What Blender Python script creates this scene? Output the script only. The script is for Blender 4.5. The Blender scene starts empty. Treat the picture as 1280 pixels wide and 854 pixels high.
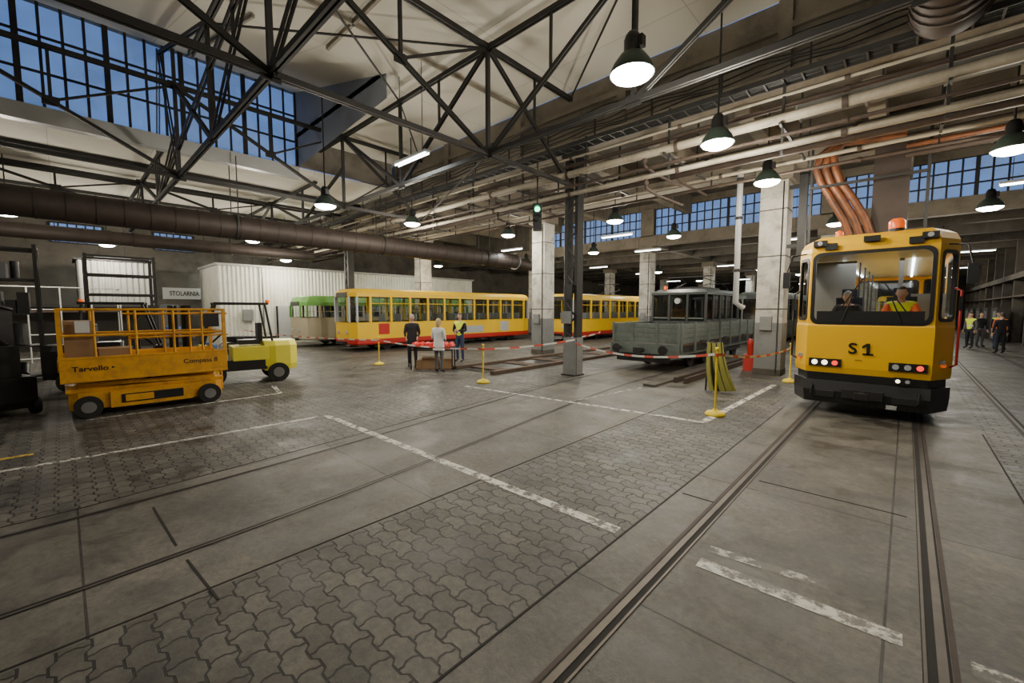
import bpy, bmesh, math, random
from mathutils import Vector, Matrix
random.seed(7)
SC=bpy.context.scene
COL=SC.collection
R=math.radians

# ------------------------------------------------------------------ materials
def nt(name):
    m=bpy.data.materials.new(name); m.use_nodes=True
    n=m.node_tree.nodes; l=m.node_tree.links
    b=n['Principled BSDF']
    return m,n,l,b
def mat(name,c,rough=.6,metal=0,var=.25,scale=3,bump=0,em=None,es=0,dirt=None,dscale=1.2,damt=.5):
    m,n,l,b=nt(name)
    b.inputs['Roughness'].default_value=rough
    b.inputs['Metallic'].default_value=metal
    tc=n.new('ShaderNodeTexCoord')
    nz=n.new('ShaderNodeTexNoise'); nz.inputs['Scale'].default_value=scale; nz.inputs['Detail'].default_value=6
    l.new(tc.outputs['Object'],nz.inputs['Vector'])
    mx=n.new('ShaderNodeMix'); mx.data_type='RGBA'
    c=tuple(c)
    mx.inputs['A'].default_value=tuple(x*(1-var) for x in c)+(1,)
    mx.inputs['B'].default_value=tuple(min(1,x*(1+var)) for x in c)+(1,)
    l.new(nz.outputs['Fac'],mx.inputs['Factor'])
    out=mx.outputs['Result']
    if dirt:
        n2=n.new('ShaderNodeTexNoise'); n2.inputs['Scale'].default_value=dscale; n2.inputs['Detail'].default_value=8
        n2.inputs['Roughness'].default_value=.7
        l.new(tc.outputs['Object'],n2.inputs['Vector'])
        r=n.new('ShaderNodeMapRange'); r.inputs['From Min'].default_value=.45; r.inputs['From Max'].default_value=.7
        r.inputs['To Max'].default_value=damt
        l.new(n2.outputs['Fac'],r.inputs['Value'])
        m2=n.new('ShaderNodeMix'); m2.data_type='RGBA'
        l.new(r.outputs['Result'],m2.inputs['Factor']); l.new(out,m2.inputs['A'])
        m2.inputs['B'].default_value=tuple(dirt)+(1,)
        out=m2.outputs['Result']
    l.new(out,b.inputs['Base Color'])
    if bump:
        bp=n.new('ShaderNodeBump'); bp.inputs['Strength'].default_value=bump; bp.inputs['Distance'].default_value=.02
        l.new(nz.outputs['Fac'],bp.inputs['Height']); l.new(bp.outputs['Normal'],b.inputs['Normal'])
    if em:
        b.inputs['Emission Color'].default_value=tuple(em)+(1,)
        b.inputs['Emission Strength'].default_value=es
    return m

def glass_mat(name,tint=(.8,.85,.85),fac=.12,body=None,bfac=.0):
    m,n,l,b=nt(name)
    o=n['Material Output']
    tr=n.new('ShaderNodeBsdfTransparent'); tr.inputs['Color'].default_value=tint+(1,)
    gl=n.new('ShaderNodeBsdfGlossy'); gl.inputs['Roughness'].default_value=.05
    ms=n.new('ShaderNodeMixShader'); ms.inputs[0].default_value=fac
    l.new(tr.outputs[0],ms.inputs[1]); l.new(gl.outputs[0],ms.inputs[2])
    last=ms
    if body:
        df=n.new('ShaderNodeBsdfDiffuse')
        tc=n.new('ShaderNodeTexCoord'); nz=n.new('ShaderNodeTexNoise'); nz.inputs['Scale'].default_value=.9
        l.new(tc.outputs['Object'],nz.inputs['Vector'])
        df.inputs['Color'].default_value=body+(1,)
        r=n.new('ShaderNodeMapRange'); r.inputs['From Min'].default_value=.3; r.inputs['From Max'].default_value=.7
        r.inputs['To Min'].default_value=bfac*.3; r.inputs['To Max'].default_value=bfac
        l.new(nz.outputs['Fac'],r.inputs['Value'])
        m2=n.new('ShaderNodeMixShader'); l.new(r.outputs['Result'],m2.inputs[0])
        l.new(ms.outputs[0],m2.inputs[1]); l.new(df.outputs[0],m2.inputs[2]); last=m2
    l.new(last.outputs[0],o.inputs['Surface'])
    return m

def emis(name,c,s):
    m,n,l,b=nt(name)
    e=n.new('ShaderNodeEmission'); e.inputs['Color'].default_value=tuple(c)+(1,); e.inputs['Strength'].default_value=s
    l.new(e.outputs[0],n['Material Output'].inputs['Surface'])
    return m

def floor_material():
    m,n,l,b=nt('floor_pavers_concrete')
    tc=n.new('ShaderNodeTexCoord'); sp=n.new('ShaderNodeSeparateXYZ'); l.new(tc.outputs['Object'],sp.inputs[0])
    def M(op,a,bv=None):
        k=n.new('ShaderNodeMath'); k.operation=op
        for i,x in enumerate((a,bv)):
            if x is None: continue
            if isinstance(x,(int,float)): k.inputs[i].default_value=x
            else: l.new(x,k.inputs[i])
        return k.outputs[0]
    def noise(s,d,r):
        k=n.new('ShaderNodeTexNoise'); k.inputs['Scale'].default_value=s; k.inputs['Detail'].default_value=d; k.inputs['Roughness'].default_value=r
        l.new(tc.outputs['Object'],k.inputs['Vector']); return k.outputs['Fac']
    def mr(v,a,b_,c_,d_):
        k=n.new('ShaderNodeMapRange'); k.inputs['From Min'].default_value=a; k.inputs['From Max'].default_value=b_
        k.inputs['To Min'].default_value=c_; k.inputs['To Max'].default_value=d_; l.new(v,k.inputs['Value']); return k.outputs['Result']
    X=sp.outputs['X']; Y=sp.outputs['Y']
    zig=M('MINIMUM',M('MAXIMUM',M('MULTIPLY',M('SUBTRACT',M('PINGPONG',X,.11),.055),1.0),-.014),.014)
    y2=M('ADD',Y,zig)
    zag=M('MINIMUM',M('MAXIMUM',M('MULTIPLY',M('SUBTRACT',M('PINGPONG',Y,.07),.035),.7),-.009),.009)
    x2=M('ADD',X,zag)
    cb=n.new('ShaderNodeCombineXYZ'); l.new(x2,cb.inputs[0]); l.new(y2,cb.inputs[1])
    br=n.new('ShaderNodeTexBrick'); l.new(cb.outputs[0],br.inputs['Vector'])
    br.inputs['Scale'].default_value=1; br.inputs['Brick Width'].default_value=.22; br.inputs['Row Height'].default_value=.14
    br.inputs['Mortar Size'].default_value=.0085; br.inputs['Mortar Smooth'].default_value=.3
    br.inputs['Color1'].default_value=(.074,.068,.056,1); br.inputs['Color2'].default_value=(.120,.111,.091,1)
    br.inputs['Mortar'].default_value=(.010,.008,.006,1)
    cs=n.new('ShaderNodeTexBrick'); l.new(tc.outputs['Object'],cs.inputs['Vector'])
    cs.inputs['Scale'].default_value=1; cs.inputs['Brick Width'].default_value=2.9; cs.inputs['Row Height'].default_value=2.45
    cs.inputs['Mortar Size'].default_value=.008; cs.offset=.0
    cs.inputs['Color1'].default_value=(.118,.108,.087,1); cs.inputs['Color2'].default_value=(.094,.086,.071,1); cs.inputs['Mortar'].default_value=(.03,.026,.02,1)
    edge=M('ADD',X,M('MULTIPLY',M('MAXIMUM',Y,0),.11))
    mask=M('MAXIMUM',M('MAXIMUM',M('LESS_THAN',edge,-5.68),M('GREATER_THAN',X,.95)),M('MULTIPLY',M('GREATER_THAN',X,-3.35),M('LESS_THAN',X,-1.65)))
    mx=n.new('ShaderNodeMix'); mx.data_type='RGBA'
    l.new(mask,mx.inputs['Factor']); l.new(cs.outputs['Color'],mx.inputs['A']); l.new(br.outputs['Color'],mx.inputs['B'])
    nA=noise(.6,10,.7); nB=noise(16,10,.8); nC=noise(1.7,8,.75)
    k=M('MULTIPLY',M('MULTIPLY',mr(nA,.32,.68,.4,1.5),mr(nB,.3,.7,.55,1.4)),mr(nC,.48,.62,1.12,.48))
    vm=n.new('ShaderNodeVectorMath'); vm.operation='SCALE'; l.new(mx.outputs['Result'],vm.inputs[0]); l.new(k,vm.inputs['Scale'])
    l.new(vm.outputs[0],b.inputs['Base Color'])
    l.new(mr(nC,.45,.65,.64,.36),b.inputs['Roughness'])
    hm=M('MULTIPLY',br.outputs['Fac'],mask)
    hc=M('MULTIPLY',cs.outputs['Fac'],M('SUBTRACT',1,mask))
    h=M('ADD',M('MULTIPLY',M('ADD',hm,hc),-1),M('MULTIPLY',nB,.6))
    bp=n.new('ShaderNodeBump'); bp.inputs['Strength'].default_value=.8; bp.inputs['Distance'].default_value=.01
    l.new(h,bp.inputs['Height']); l.new(bp.outputs['Normal'],b.inputs['Normal'])
    return m

def paint_mat(name,c,thr=.5):
    m,n,l,b=nt(name)
    b.inputs['Base Color'].default_value=tuple(c)+(1,); b.inputs['Roughness'].default_value=.6
    tc=n.new('ShaderNodeTexCoord'); nz=n.new('ShaderNodeTexNoise'); nz.inputs['Scale'].default_value=7; nz.inputs['Detail'].default_value=10; nz.inputs['Roughness'].default_value=.75
    l.new(tc.outputs['Object'],nz.inputs['Vector'])
    r=n.new('ShaderNodeMapRange'); r.inputs['From Min'].default_value=thr-.06; r.inputs['From Max'].default_value=thr+.04
    r.inputs['To Min'].default_value=.95; r.inputs['To Max'].default_value=.12
    l.new(nz.outputs['Fac'],r.inputs['Value'])
    l.new(r.outputs['Result'],b.inputs['Alpha'])
    return m

def ceil_panel_mat():
    m,n,l,b=nt('ceiling_white_panels')
    tc=n.new('ShaderNodeTexCoord'); br=n.new('ShaderNodeTexBrick'); l.new(tc.outputs['Object'],br.inputs['Vector'])
    br.inputs['Scale'].default_value=1; br.inputs['Brick Width'].default_value=3.5; br.inputs['Row Height'].default_value=2.2; br.offset=0
    br.inputs['Mortar Size'].default_value=.010
    br.inputs['Color1'].default_value=(.70,.67,.58,1); br.inputs['Color2'].default_value=(.67,.64,.56,1); br.inputs['Mortar'].default_value=(.48,.45,.39,1)
    l.new(br.outputs['Color'],b.inputs['Base Color']); b.inputs['Roughness'].default_value=.8
    return m

M_floor=floor_material()
M_ceil=ceil_panel_mat()
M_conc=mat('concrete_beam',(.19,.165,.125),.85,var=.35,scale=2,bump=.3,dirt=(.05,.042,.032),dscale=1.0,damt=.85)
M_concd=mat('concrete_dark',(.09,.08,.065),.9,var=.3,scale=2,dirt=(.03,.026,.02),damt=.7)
M_white=mat('painted_column_white',(.5,.48,.42),.7,var=.12,dirt=(.16,.145,.115),dscale=2.2,damt=.85)
M_grey=mat('painted_grey',(.2,.205,.2),.6,var=.15,dirt=(.08,.075,.065),dscale=3)
M_steel=mat('dark_steel',(.022,.021,.02),.6,metal=.2,var=.4,scale=6)
M_rust=mat('rusty_steel',(.06,.042,.032),.7,metal=.2,var=.5,scale=5)
M_rail=mat('rail_head',(.10,.085,.07),.5,metal=.7,var=.4,scale=6)
M_groove=mat('rail_groove',(.014,.012,.010),.85)
M_duct=mat('duct_brown',(.045,.033,.027),.6,metal=.3,var=.4,scale=3)
M_galv=mat('galvanised_duct',(.2,.2,.19),.45,metal=.6,var=.2,scale=4)
M_endw=mat('shed_end_panel',(.30,.33,.38),.7,var=.15,scale=1)
M_pipew=mat('cream_pipe',(.32,.285,.215),.6,var=.2,dirt=(.1,.08,.06),dscale=1.5,damt=.85)
M_pipec=mat('copper_brown_pipe',(.17,.06,.022),.5,metal=.2,var=.45,scale=4,dirt=(.05,.025,.016),dscale=2.5,damt=.85)
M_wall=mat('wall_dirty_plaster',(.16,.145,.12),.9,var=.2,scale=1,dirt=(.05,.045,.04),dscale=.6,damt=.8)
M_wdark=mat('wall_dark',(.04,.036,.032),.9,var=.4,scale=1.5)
M_corr=mat('corrugated_white',(.62,.62,.54),.5,var=.08,scale=1,dirt=(.36,.35,.29),dscale=.8)
M_corrg=mat('corrugated_grey',(.33,.33,.31),.6,var=.1)
M_yel=mat('tram_yellow',(.82,.46,.008),.32,var=.05,scale=2)
M_yel2=mat('tram_yellow_old',(.80,.50,.012),.35,var=.07,scale=2)
M_red=mat('tram_red',(.45,.025,.018),.4,var=.1)
M_liftY=mat('lift_orange_yellow',(.70,.34,.022),.45,var=.15,scale=5,dirt=(.25,.12,.03),dscale=4,damt=.6)
M_fork=mat('forklift_yellow',(.75,.68,.06),.4,var=.08)
M_blk=mat('black_paint',(.012,.012,.013),.4,var=.3)
M_rub=mat('rubber_black',(.015,.015,.015),.85,var=.3,bump=.2,scale=20)
M_hub=mat('wheel_hub',(.2,.2,.2),.5,metal=.4)
M_wag=mat('wagon_grey_green',(.125,.15,.135),.55,var=.15,scale=4,dirt=(.05,.055,.048),dscale=3,damt=.6)
M_wagd=mat('wagon_cab_dark',(.035,.042,.04),.5,var=.2,scale=4)
M_green=mat('tram_green',(.13,.33,.06),.5,var=.1)
M_beige=mat('tram_beige',(.40,.35,.24),.6,var=.1)
M_lgrey=mat('light_grey_paint',(.42,.43,.43),.4,var=.06)
M_int=mat('tram_interior',(.25,.25,.24),.6,var=.1)
M_glass=glass_mat('window_glass',(.80,.84,.84),.09)
M_gdark=glass_mat('window_glass_tinted',(.28,.31,.31),.15)
M_sky=glass_mat('skylight_glass',(.8,.9,1.0),.05,(.36,.46,.64),.5)
M_lampg=emis('lamp_glow',(1,.96,.86),34)
M_tube=emis('fluorescent_glow',(.95,1,.97),14)
M_green_l=emis('signal_green',(.1,1,.45),7)
M_headl=emis('headlight_warm',(1,.9,.65),4)
M_redl=emis('tail_light_red',(1,.05,.02),2)
M_orangel=mat('beacon_orange',(.8,.12,.01),.25,em=(1,.16,.01),es=.5)
M_shade=mat('lamp_shade_green',(.05,.075,.06),.45,metal=.3)
M_pw=paint_mat('worn_white_paint',(.66,.64,.57),.53)
M_pw2=paint_mat('worn_white_paint_faded',(.52,.50,.44),.48)
M_py=paint_mat('worn_yellow_paint',(.6,.42,.05),.56)
M_tw=mat('tape_white',(.62,.62,.58),.5,var=.05)
M_tr=mat('tape_red',(.6,.07,.04),.5,var=.05)
M_postY=mat('barrier_yellow',(.82,.62,.02),.5,var=.05)
M_card=mat('cardboard',(.30,.18,.09),.8,var=.15)
M_helm=mat('helmet_red',(.7,.02,.01),.3,var=.05)
M_wood=mat('dark_wood_planks',(.09,.06,.04),.8,var=.4,scale=6)
M_blue=mat('hose_blue',(.03,.12,.4),.5)
M_skin=mat('skin',(.55,.33,.24),.55,var=.06)
M_hairb=mat('hair_blond',(.5,.36,.17),.6,var=.2,scale=30)
M_haird=mat('hair_dark',(.05,.035,.025),.6,var=.3,scale=30)
M_hairg=mat('hair_grey',(.3,.29,.28),.6,var=.2,scale=30)
M_eye=mat('eye_white',(.75,.75,.73),.3,var=.02)
M_iris=mat('eye_iris',(.05,.04,.03),.2,var=.02)
M_lip=mat('lips',(.4,.14,.12),.5,var=.05)
M_cblk=mat('cloth_black',(.02,.02,.024),.9,var=.3)
M_cwht=mat('cloth_white',(.70,.70,.70),.85,var=.06)
M_cgry=mat('cloth_grey',(.12,.12,.13),.9,var=.2)
M_cnav=mat('cloth_navy',(.03,.045,.1),.9,var=.2)
M_chv=mat('cloth_hivis_yellow',(.72,.85,.04),.7,var=.05)
M_cor=mat('cloth_orange',(.85,.16,.03),.7,var=.05)
M_cred=mat('cloth_red',(.5,.04,.03),.8,var=.05)
M_shoe=mat('shoe_black',(.015,.013,.012),.5)
M_refl=mat('reflective_strip',(.7,.7,.68),.35,var=.05)
M_seat=mat('seat_fabric_blue',(.02,.03,.07),.8,var=.3)
M_drape=mat('drape_olive',(.26,.25,.05),.8,var=.2)
M_plate=mat('sign_plate_white',(.6,.6,.57),.5,var=.03)

# ------------------------------------------------------------------ mesh builder
class MB:
    def __init__(s): s.v=[];s.f=[];s.m=[];s.mats=[];s.s=[]
    def mi(s,m):
        if m not in s.mats: s.mats.append(m)
        return s.mats.index(m)
    def add(s,vs,fs,m,sm=False):
        o=len(s.v); s.v+= [tuple(x) for x in vs]; k=s.mi(m)
        for f in fs: s.f.append(tuple(i+o for i in f)); s.m.append(k); s.s.append(sm)
    def bb(s,x0,x1,y0,y1,z0,z1,m):
        vs=[(x,y,z) for z in (z0,z1) for y in (y0,y1) for x in (x0,x1)]
        s.add(vs,[(0,2,3,1),(4,5,7,6),(0,1,5,4),(2,6,7,3),(0,4,6,2),(1,3,7,5)],m)
    def box(s,c,d,m,rz=0,rx=0,ry=0):
        Mx=Matrix.Rotation(rz,3,'Z')@Matrix.Rotation(ry,3,'Y')@Matrix.Rotation(rx,3,'X')
        vs=[Vector(c)+Mx@Vector((x*d[0]/2,y*d[1]/2,z*d[2]/2)) for z in (-1,1) for y in (-1,1) for x in (-1,1)]
        s.add(vs,[(0,2,3,1),(4,5,7,6),(0,1,5,4),(2,6,7,3),(0,4,6,2),(1,3,7,5)],m)
    def beam(s,p,q,w,h,m,up=(0,0,1)):
        p=Vector(p);q=Vector(q);d=(q-p)
        if d.length<1e-6: return
        d.normalize();u=Vector(up)
        if abs(d.dot(u))>.98: u=Vector((0,1,0))
        a=d.cross(u).normalized();b=a.cross(d)
        vs=[]
        for e in (p,q):
            for sx,sy in ((-1,-1),(1,-1),(1,1),(-1,1)): vs.append(e+a*w/2*sx+b*h/2*sy)
        s.add(vs,[(3,2,1,0),(4,5,6,7),(0,1,5,4),(1,2,6,5),(2,3,7,6),(3,0,4,7)],m)
    def tube(s,pts,r,m,n=8,flat=1.0,cap=True,sm=True):
        pts=[Vector(p) for p in pts]; k=len(pts)
        rs=r if isinstance(r,(list,tuple)) else [r]*k
        vs=[];prev=None
        for i,p in enumerate(pts):
            d=(pts[min(i+1,k-1)]-pts[max(i-1,0)])
            if d.length<1e-9: d=Vector((0,0,1))
            d.normalize()
            if prev is None:
                u=Vector((0,0,1)) if abs(d.z)<.95 else Vector((0,1,0))
                a=d.cross(u).normalized()
            else:
                a=(prev-d*prev.dot(d))
                a=a.normalized() if a.length>1e-6 else d.orthogonal().normalized()
            prev=a;b=d.cross(a)
            for j in range(n):
                t=2*math.pi*j/n; vs.append(p+a*math.cos(t)*rs[i]+b*math.sin(t)*rs[i]*flat)
        fs=[]
        for i in range(k-1):
            for j in range(n):
                j2=(j+1)%n; fs.append((i*n+j,i*n+j2,(i+1)*n+j2,(i+1)*n+j))
        s.add(vs,fs,m,sm)
        if cap:
            s.add(vs[:n],[tuple(range(n-1,-1,-1))],m); s.add(vs[-n:],[tuple(range(n))],m)
    def cyl(s,p,q,r,m,n=16,r2=None): s.tube([p,q],[r,r if r2 is None else r2],m,n)
    def lathe(s,prof,c,m,n=20,sm=True):
        vs=[];k=len(prof)
        for r_,z in prof:
            for j in range(n):
                t=2*math.pi*j/n; vs.append((c[0]+r_*math.cos(t),c[1]+r_*math.sin(t),c[2]+z))
        fs=[(i*n+j,i*n+(j+1)%n,(i+1)*n+(j+1)%n,(i+1)*n+j) for i in range(k-1) for j in range(n)]
        s.add(vs,fs,m,sm)
    def sph(s,c,r,m,n=12,k=8,fn=None,keep=None):
        rx,ry,rz_=(r,r,r) if isinstance(r,(int,float)) else r
        vs=[]
        for i in range(k+1):
            ph=math.pi*i/k
            for j in range(n):
                t=2*math.pi*j/n
                p=Vector((math.sin(ph)*math.cos(t),math.sin(ph)*math.sin(t),math.cos(ph)))
                if fn: p=fn(p)
                vs.append((c[0]+p.x*rx,c[1]+p.y*ry,c[2]+p.z*rz_))
        fs=[]
        for i in range(k):
            for j in range(n):
                f=(i*n+j,(i+1)*n+j,(i+1)*n+(j+1)%n,i*n+(j+1)%n)
                if keep:
                    cc=sum((Vector(vs[q]) for q in f),Vector())/4-Vector(c)
                    if not keep(cc): continue
                fs.append(f)
        s.add(vs,fs,m,True)
    def loft(s,levels,m,sm=False,cap=True):
        vs=[];n=len(levels[0][0])
        for poly,z in levels:
            for x,y in poly: vs.append((x,y,z))
        fs=[(i*n+j,i*n+(j+1)%n,(i+1)*n+(j+1)%n,(i+1)*n+j) for i in range(len(levels)-1) for j in range(n)]
        s.add(vs,fs,m,sm)
        if cap:
            s.add(vs[:n],[tuple(range(n-1,-1,-1))],m); s.add(vs[-n:],[tuple(range(n))],m)
    def plate(s,outer,holes,T,m,th=.04):
        bm=bmesh.new(); loops=[]
        for lp in [outer]+holes:
            vv=[bm.verts.new((u,v,0)) for u,v in lp]; loops.append(len(vv))
            for i in range(len(vv)): bm.edges.new((vv[i],vv[(i+1)%len(vv)]))
        bmesh.ops.triangle_fill(bm,use_beauty=True,use_dissolve=False,edges=bm.edges[:])
        bm.verts.index_update()
        co=[(v.co.x,v.co.y) for v in bm.verts]; fs=[tuple(v.index for v in f.verts) for f in bm.faces]
        bm.free()
        for w in (0,th): s.add([T(u,v,w) for u,v in co],fs,m)
        for lp in [outer]+holes:
            k=len(lp); vs=[T(u,v,0) for u,v in lp]+[T(u,v,th) for u,v in lp]
            s.add(vs,[(i,(i+1)%k,k+(i+1)%k,k+i) for i in range(k)],m)
    def mesh(s,me,fn):
        o=len(s.v); s.v+=[tuple(v.co) for v in me.vertices]
        for p in me.polygons:
            s.f.append(tuple(i+o for i in p.vertices)); s.m.append(s.mi(fn(p.center))); s.s.append(True)
    def build(s,name,parent=None,loc=(0,0,0),rz=0,bevel=0,scale=1):
        me=bpy.data.meshes.new(name); me.from_pydata(s.v,[],s.f)
        for m in s.mats: me.materials.append(m)
        me.polygons.foreach_set('material_index',s.m); me.polygons.foreach_set('use_smooth',s.s)
        me.update()
        o=bpy.data.objects.new(name,me); COL.objects.link(o)
        o.location=loc; o.rotation_euler=(0,0,rz); o.scale=(scale,)*3
        if parent: o.parent=parent
        if bevel:
            b=o.modifiers.new('bevel','BEVEL'); b.width=bevel; b.segments=2; b.limit_method='ANGLE'; b.angle_limit=R(40)
        return o
def grp(name,loc=(0,0,0),rz=0):
    e=bpy.data.objects.new(name,None); COL.objects.link(e); e.location=loc; e.rotation_euler=(0,0,rz); e.empty_display_size=.3
    return e
def text(name,body,loc,rot,size,m,parent=None,sx=1,ext=.003,bold=0):
    c=bpy.data.curves.new(name,'FONT'); c.body=body; c.size=size; c.extrude=ext; c.align_x='CENTER'; c.align_y='CENTER'; c.offset=bold
    o=bpy.data.objects.new(name,c); COL.objects.link(o); o.location=loc; o.rotation_euler=rot; o.scale=(sx,1,1)
    c.materials.append(m)
    if parent:o.parent=parent
    return o
def rr(u0,u1,v0,v1,r,n=5):
    o=[]
    for cx,cy,a in ((u1-r,v0+r,-90),(u1-r,v1-r,0),(u0+r,v1-r,90),(u0+r,v0+r,180)):
        for i in range(n+1):
            t=R(a+90*i/n); o.append((cx+r*math.cos(t),cy+r*math.sin(t)))
    return o

# ------------------------------------------------------------------ room shell
f=MB(); f.bb(-32.5,9.5,-8.5,70,-.3,0,M_floor); f.build('floor')

c=MB()
c.bb(-10,9.5,-8.5,9.95,7.9,8.05,M_ceil)
c.bb(-16.2,-10,6.0,9.95,7.9,8.05,M_ceil)
c.add([(-10,-8.5,7.9),(-10,6,7.9),(-16,6,9.45),(-16,-8.5,9.45),(-10,-8.5,8.05),(-10,6,8.05),(-16,6,9.65),(-16,-8.5,9.65)],
      [(0,1,2,3),(7,6,5,4),(0,4,5,1),(2,6,7,3),(1,5,6,2),(0,3,7,4)],M_ceil)
c.bb(-32.4,-16.1,-8.5,9.95,6.78,6.95,M_ceil)
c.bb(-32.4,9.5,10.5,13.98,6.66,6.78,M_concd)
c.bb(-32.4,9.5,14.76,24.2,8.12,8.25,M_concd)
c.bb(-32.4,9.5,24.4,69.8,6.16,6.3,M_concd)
c.build('ceiling')
w=MB(); w.add([(-16,6,6.9),(-16,6,9.5),(-10,6,7.9),(-10,6,7.3)],[(0,1,2,3)],M_endw)
w.bb(-16.1,-15.9,6,9.7,6.97,8.0,M_wall); w.build('wall_shed_end')
w=MB(); w.bb(-32.5,9.5,-8.8,-8.5,0,9.8,M_wall); w.build('wall_rear')
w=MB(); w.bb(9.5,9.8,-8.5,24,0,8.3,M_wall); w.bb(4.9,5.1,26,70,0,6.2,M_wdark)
for i in range(11):
    y=26+4*i; w.bb(4.5,4.95,y,y+.4,0,6.1,M_concd)
w.bb(4.3,4.9,26,70,3.6,3.9,M_concd); w.bb(4.4,4.9,26,70,2.6,2.7,M_rust)
w.build('wall_right')
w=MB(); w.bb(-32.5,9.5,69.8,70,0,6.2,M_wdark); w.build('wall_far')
def window(name,O,U,V,nu,nv,major=4,frame=M_steel,glass=M_sky,bar=.035,thick=.06):
    O=Vector(O);U=Vector(U);V=Vector(V);b=MB()
    b.add([O,O+U,O+U+V,O+V],[(0,1,2,3)],glass)
    for i in range(nu+1):
        wd=bar*(2.6 if i%major==0 else 1); p=O+U*i/nu; b.beam(p,p+V,wd,thick*(2 if i%major==0 else 1),frame,up=U.normalized())
    for j in range(nv+1):
        p=O+V*j/nv; b.beam(p,p+U,bar*1.3,thick,frame)
    return b.build(name)
w=MB(); w.bb(-32.4,9.5,24.1,24.3,7.75,8.1,M_conc); w.bb(-32.4,9.5,24.0,24.4,5.62,6.25,M_conc)
w.bb(-32.4,-20.3,24.05,24.3,6.2,8.1,M_concd)
for x in (-20.3,-11.5,-2.7,6.1): w.bb(x-.4,x+.4,24,24.3,6.2,7.8,M_conc)
w.build('wall_clerestory')
window('window_1',(-11.1,24.2,6.25),(8.0,0,0),(0,0,1.5),20,3,5)
window('window_2',(-2.3,24.2,6.25),(8.0,0,0),(0,0,1.5),20,3,5)
window('window_3',(-20,24.2,6.25),(8.1,0,0),(0,0,1.5),20,3,5)
window('window_4',(-16,-8.4,6.9),(0,14.4,0),(0,0,2.6),36,3,4,bar=.026)
window('window_5',(-32.35,-.2,5.4),(0,2.0,0),(0,0,1.0),6,2,6)
window('window_6',(-32.35,3.9,5.4),(0,1.9,0),(0,0,1.0),6,2,6)
w=MB()
w.bb(-32.7,-32.4,-8.5,70,0,5.4,M_wall); w.bb(-32.7,-32.4,-8.5,70,6.4,8.3,M_wall)
w.bb(-32.7,-32.4,-8.5,-.2,5.4,6.4,M_wall); w.bb(-32.7,-32.4,1.8,3.9,5.4,6.4,M_wall); w.bb(-32.7,-32.4,5.8,70,5.4,6.4,M_wall)
w.build('wall_left')
t=MB(); t.bb(-16.12,-15.85,-8.4,6,6.5,6.9,M_lgrey); t.bb(-16.2,-15.8,-8.4,6.05,9.45,9.6,M_steel); t.build('trim_1')

# ------------------------------------------------------------------ girders and beams
g=MB()
g.bb(-32,9.4,9.97,10.45,6.5,7.9,M_conc)
g.bb(-32,9.4,9.75,10.5,6.38,6.5,M_conc)
g.bb(-32,9.4,9.87,9.98,7.3,7.42,M_conc)
for i in range(12):
    x=-30+i*3.5; g.bb(x-.12,x+.12,9.86,9.97,6.5,7.88,M_conc)
g.build('main_girder')
g=MB()
g.bb(-32,9.4,14.0,14.6,5.85,6.7,M_conc); g.bb(-32,9.4,14.55,14.75,6.6,8.1,M_conc)
x=-31.5
while x<9:
    g.bb(x-.15,x+.15,10.55,14.1,6.2,6.65,M_conc); x+=2.2
x=-31.1
while x<9:
    g.bb(x-.2,x+.2,14.6,23.98,7.2,8.11,M_conc); x+=4.4
for y in (17.5,20.8): g.bb(-32,9.4,y-.15,y+.15,7.5,8.11,M_conc)
g.build('concrete_beam_grid')
g=MB()
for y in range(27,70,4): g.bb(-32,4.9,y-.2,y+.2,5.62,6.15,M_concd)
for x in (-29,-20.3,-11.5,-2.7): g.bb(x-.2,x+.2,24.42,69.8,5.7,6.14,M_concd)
g.build('far_hall_beam_grid')

def ccol(x,y,top):
    b=MB(); s=.34
    b.bb(x-s,x+s,y-s,y+s,1.5,top,M_white); b.bb(x-s-.005,x+s+.005,y-s-.005,y+s+.005,0,1.52,M_grey)
    b.bb(x-s-.12,x+s+.12,y-s-.1,y+s+.1,top-.35,top,M_conc)
    b.bb(x-s-.02,x+s+.02,y-s-.02,y+s+.02,0,.18,M_concd)
    for z in (1.9,3.4,4.7): b.bb(x-s-.012,x+s+.012,y-s-.012,y+s+.012,z,z+.03,M_concd)
    b.bb(x-.2,x+.1,y-s-.1,y-s,1.3,1.7,M_grey)
    b.tube([(x+s-.1,y-s-.03,.1),(x+s-.1,y-s-.03,top-.4)],.02,M_steel,6)
    b.build('concrete_column',bevel=.015)
for x in (-20.3,-11.5,-2.9,6.1): ccol(x,14.25,5.85)
for x in (-20.3,-11.5,-2.7): ccol(x,24.2,5.6)
for y in (35,47,59):
    for x in (-20.3,-11.5,-2.7): ccol(x,y,5.6)

def scol(x,y,top):
    b=MB()
    for dx in (-.17,.17):
        b.bb(x+dx-.035,x+dx+.035,y-.15,y+.15,0,top,M_steel)
        b.bb(x+dx-.05,x+dx+.05,y-.16,y-.14,0,top,M_steel)
    z=.5;k=1
    while z<top-.4:
        b.beam((x-.17*k,y-.15,z),(x+.17*k,y-.15,z+.4),.05,.012,M_steel,up=(0,1,0)); k=-k; z+=.4
    b.bb(x-.25,x+.22,y-.25,y+.25,0,.03,M_steel)
    b.bb(x-.215,x+.215,y-.18,y+.18,.03,1.1,M_grey)
    b.bb(x-.3,x+.3,y-.22,y+.22,top-.25,top,M_steel)
    b.bb(x-.22,x+.05,y-.3,y-.17,1.5,1.85,M_grey)
    b.bb(x-.1,x+.1,y-.24,y-.17,2.2,2.6,M_blk)
    b.tube([(x-.24,y-.12,.0),(x-.24,y-.12,top)],.02,M_galv,6)
    b.build('steel_lattice_column')
scol(-7.02,10.1,6.37)
scol(-20.75,10.1,6.37)
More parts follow.
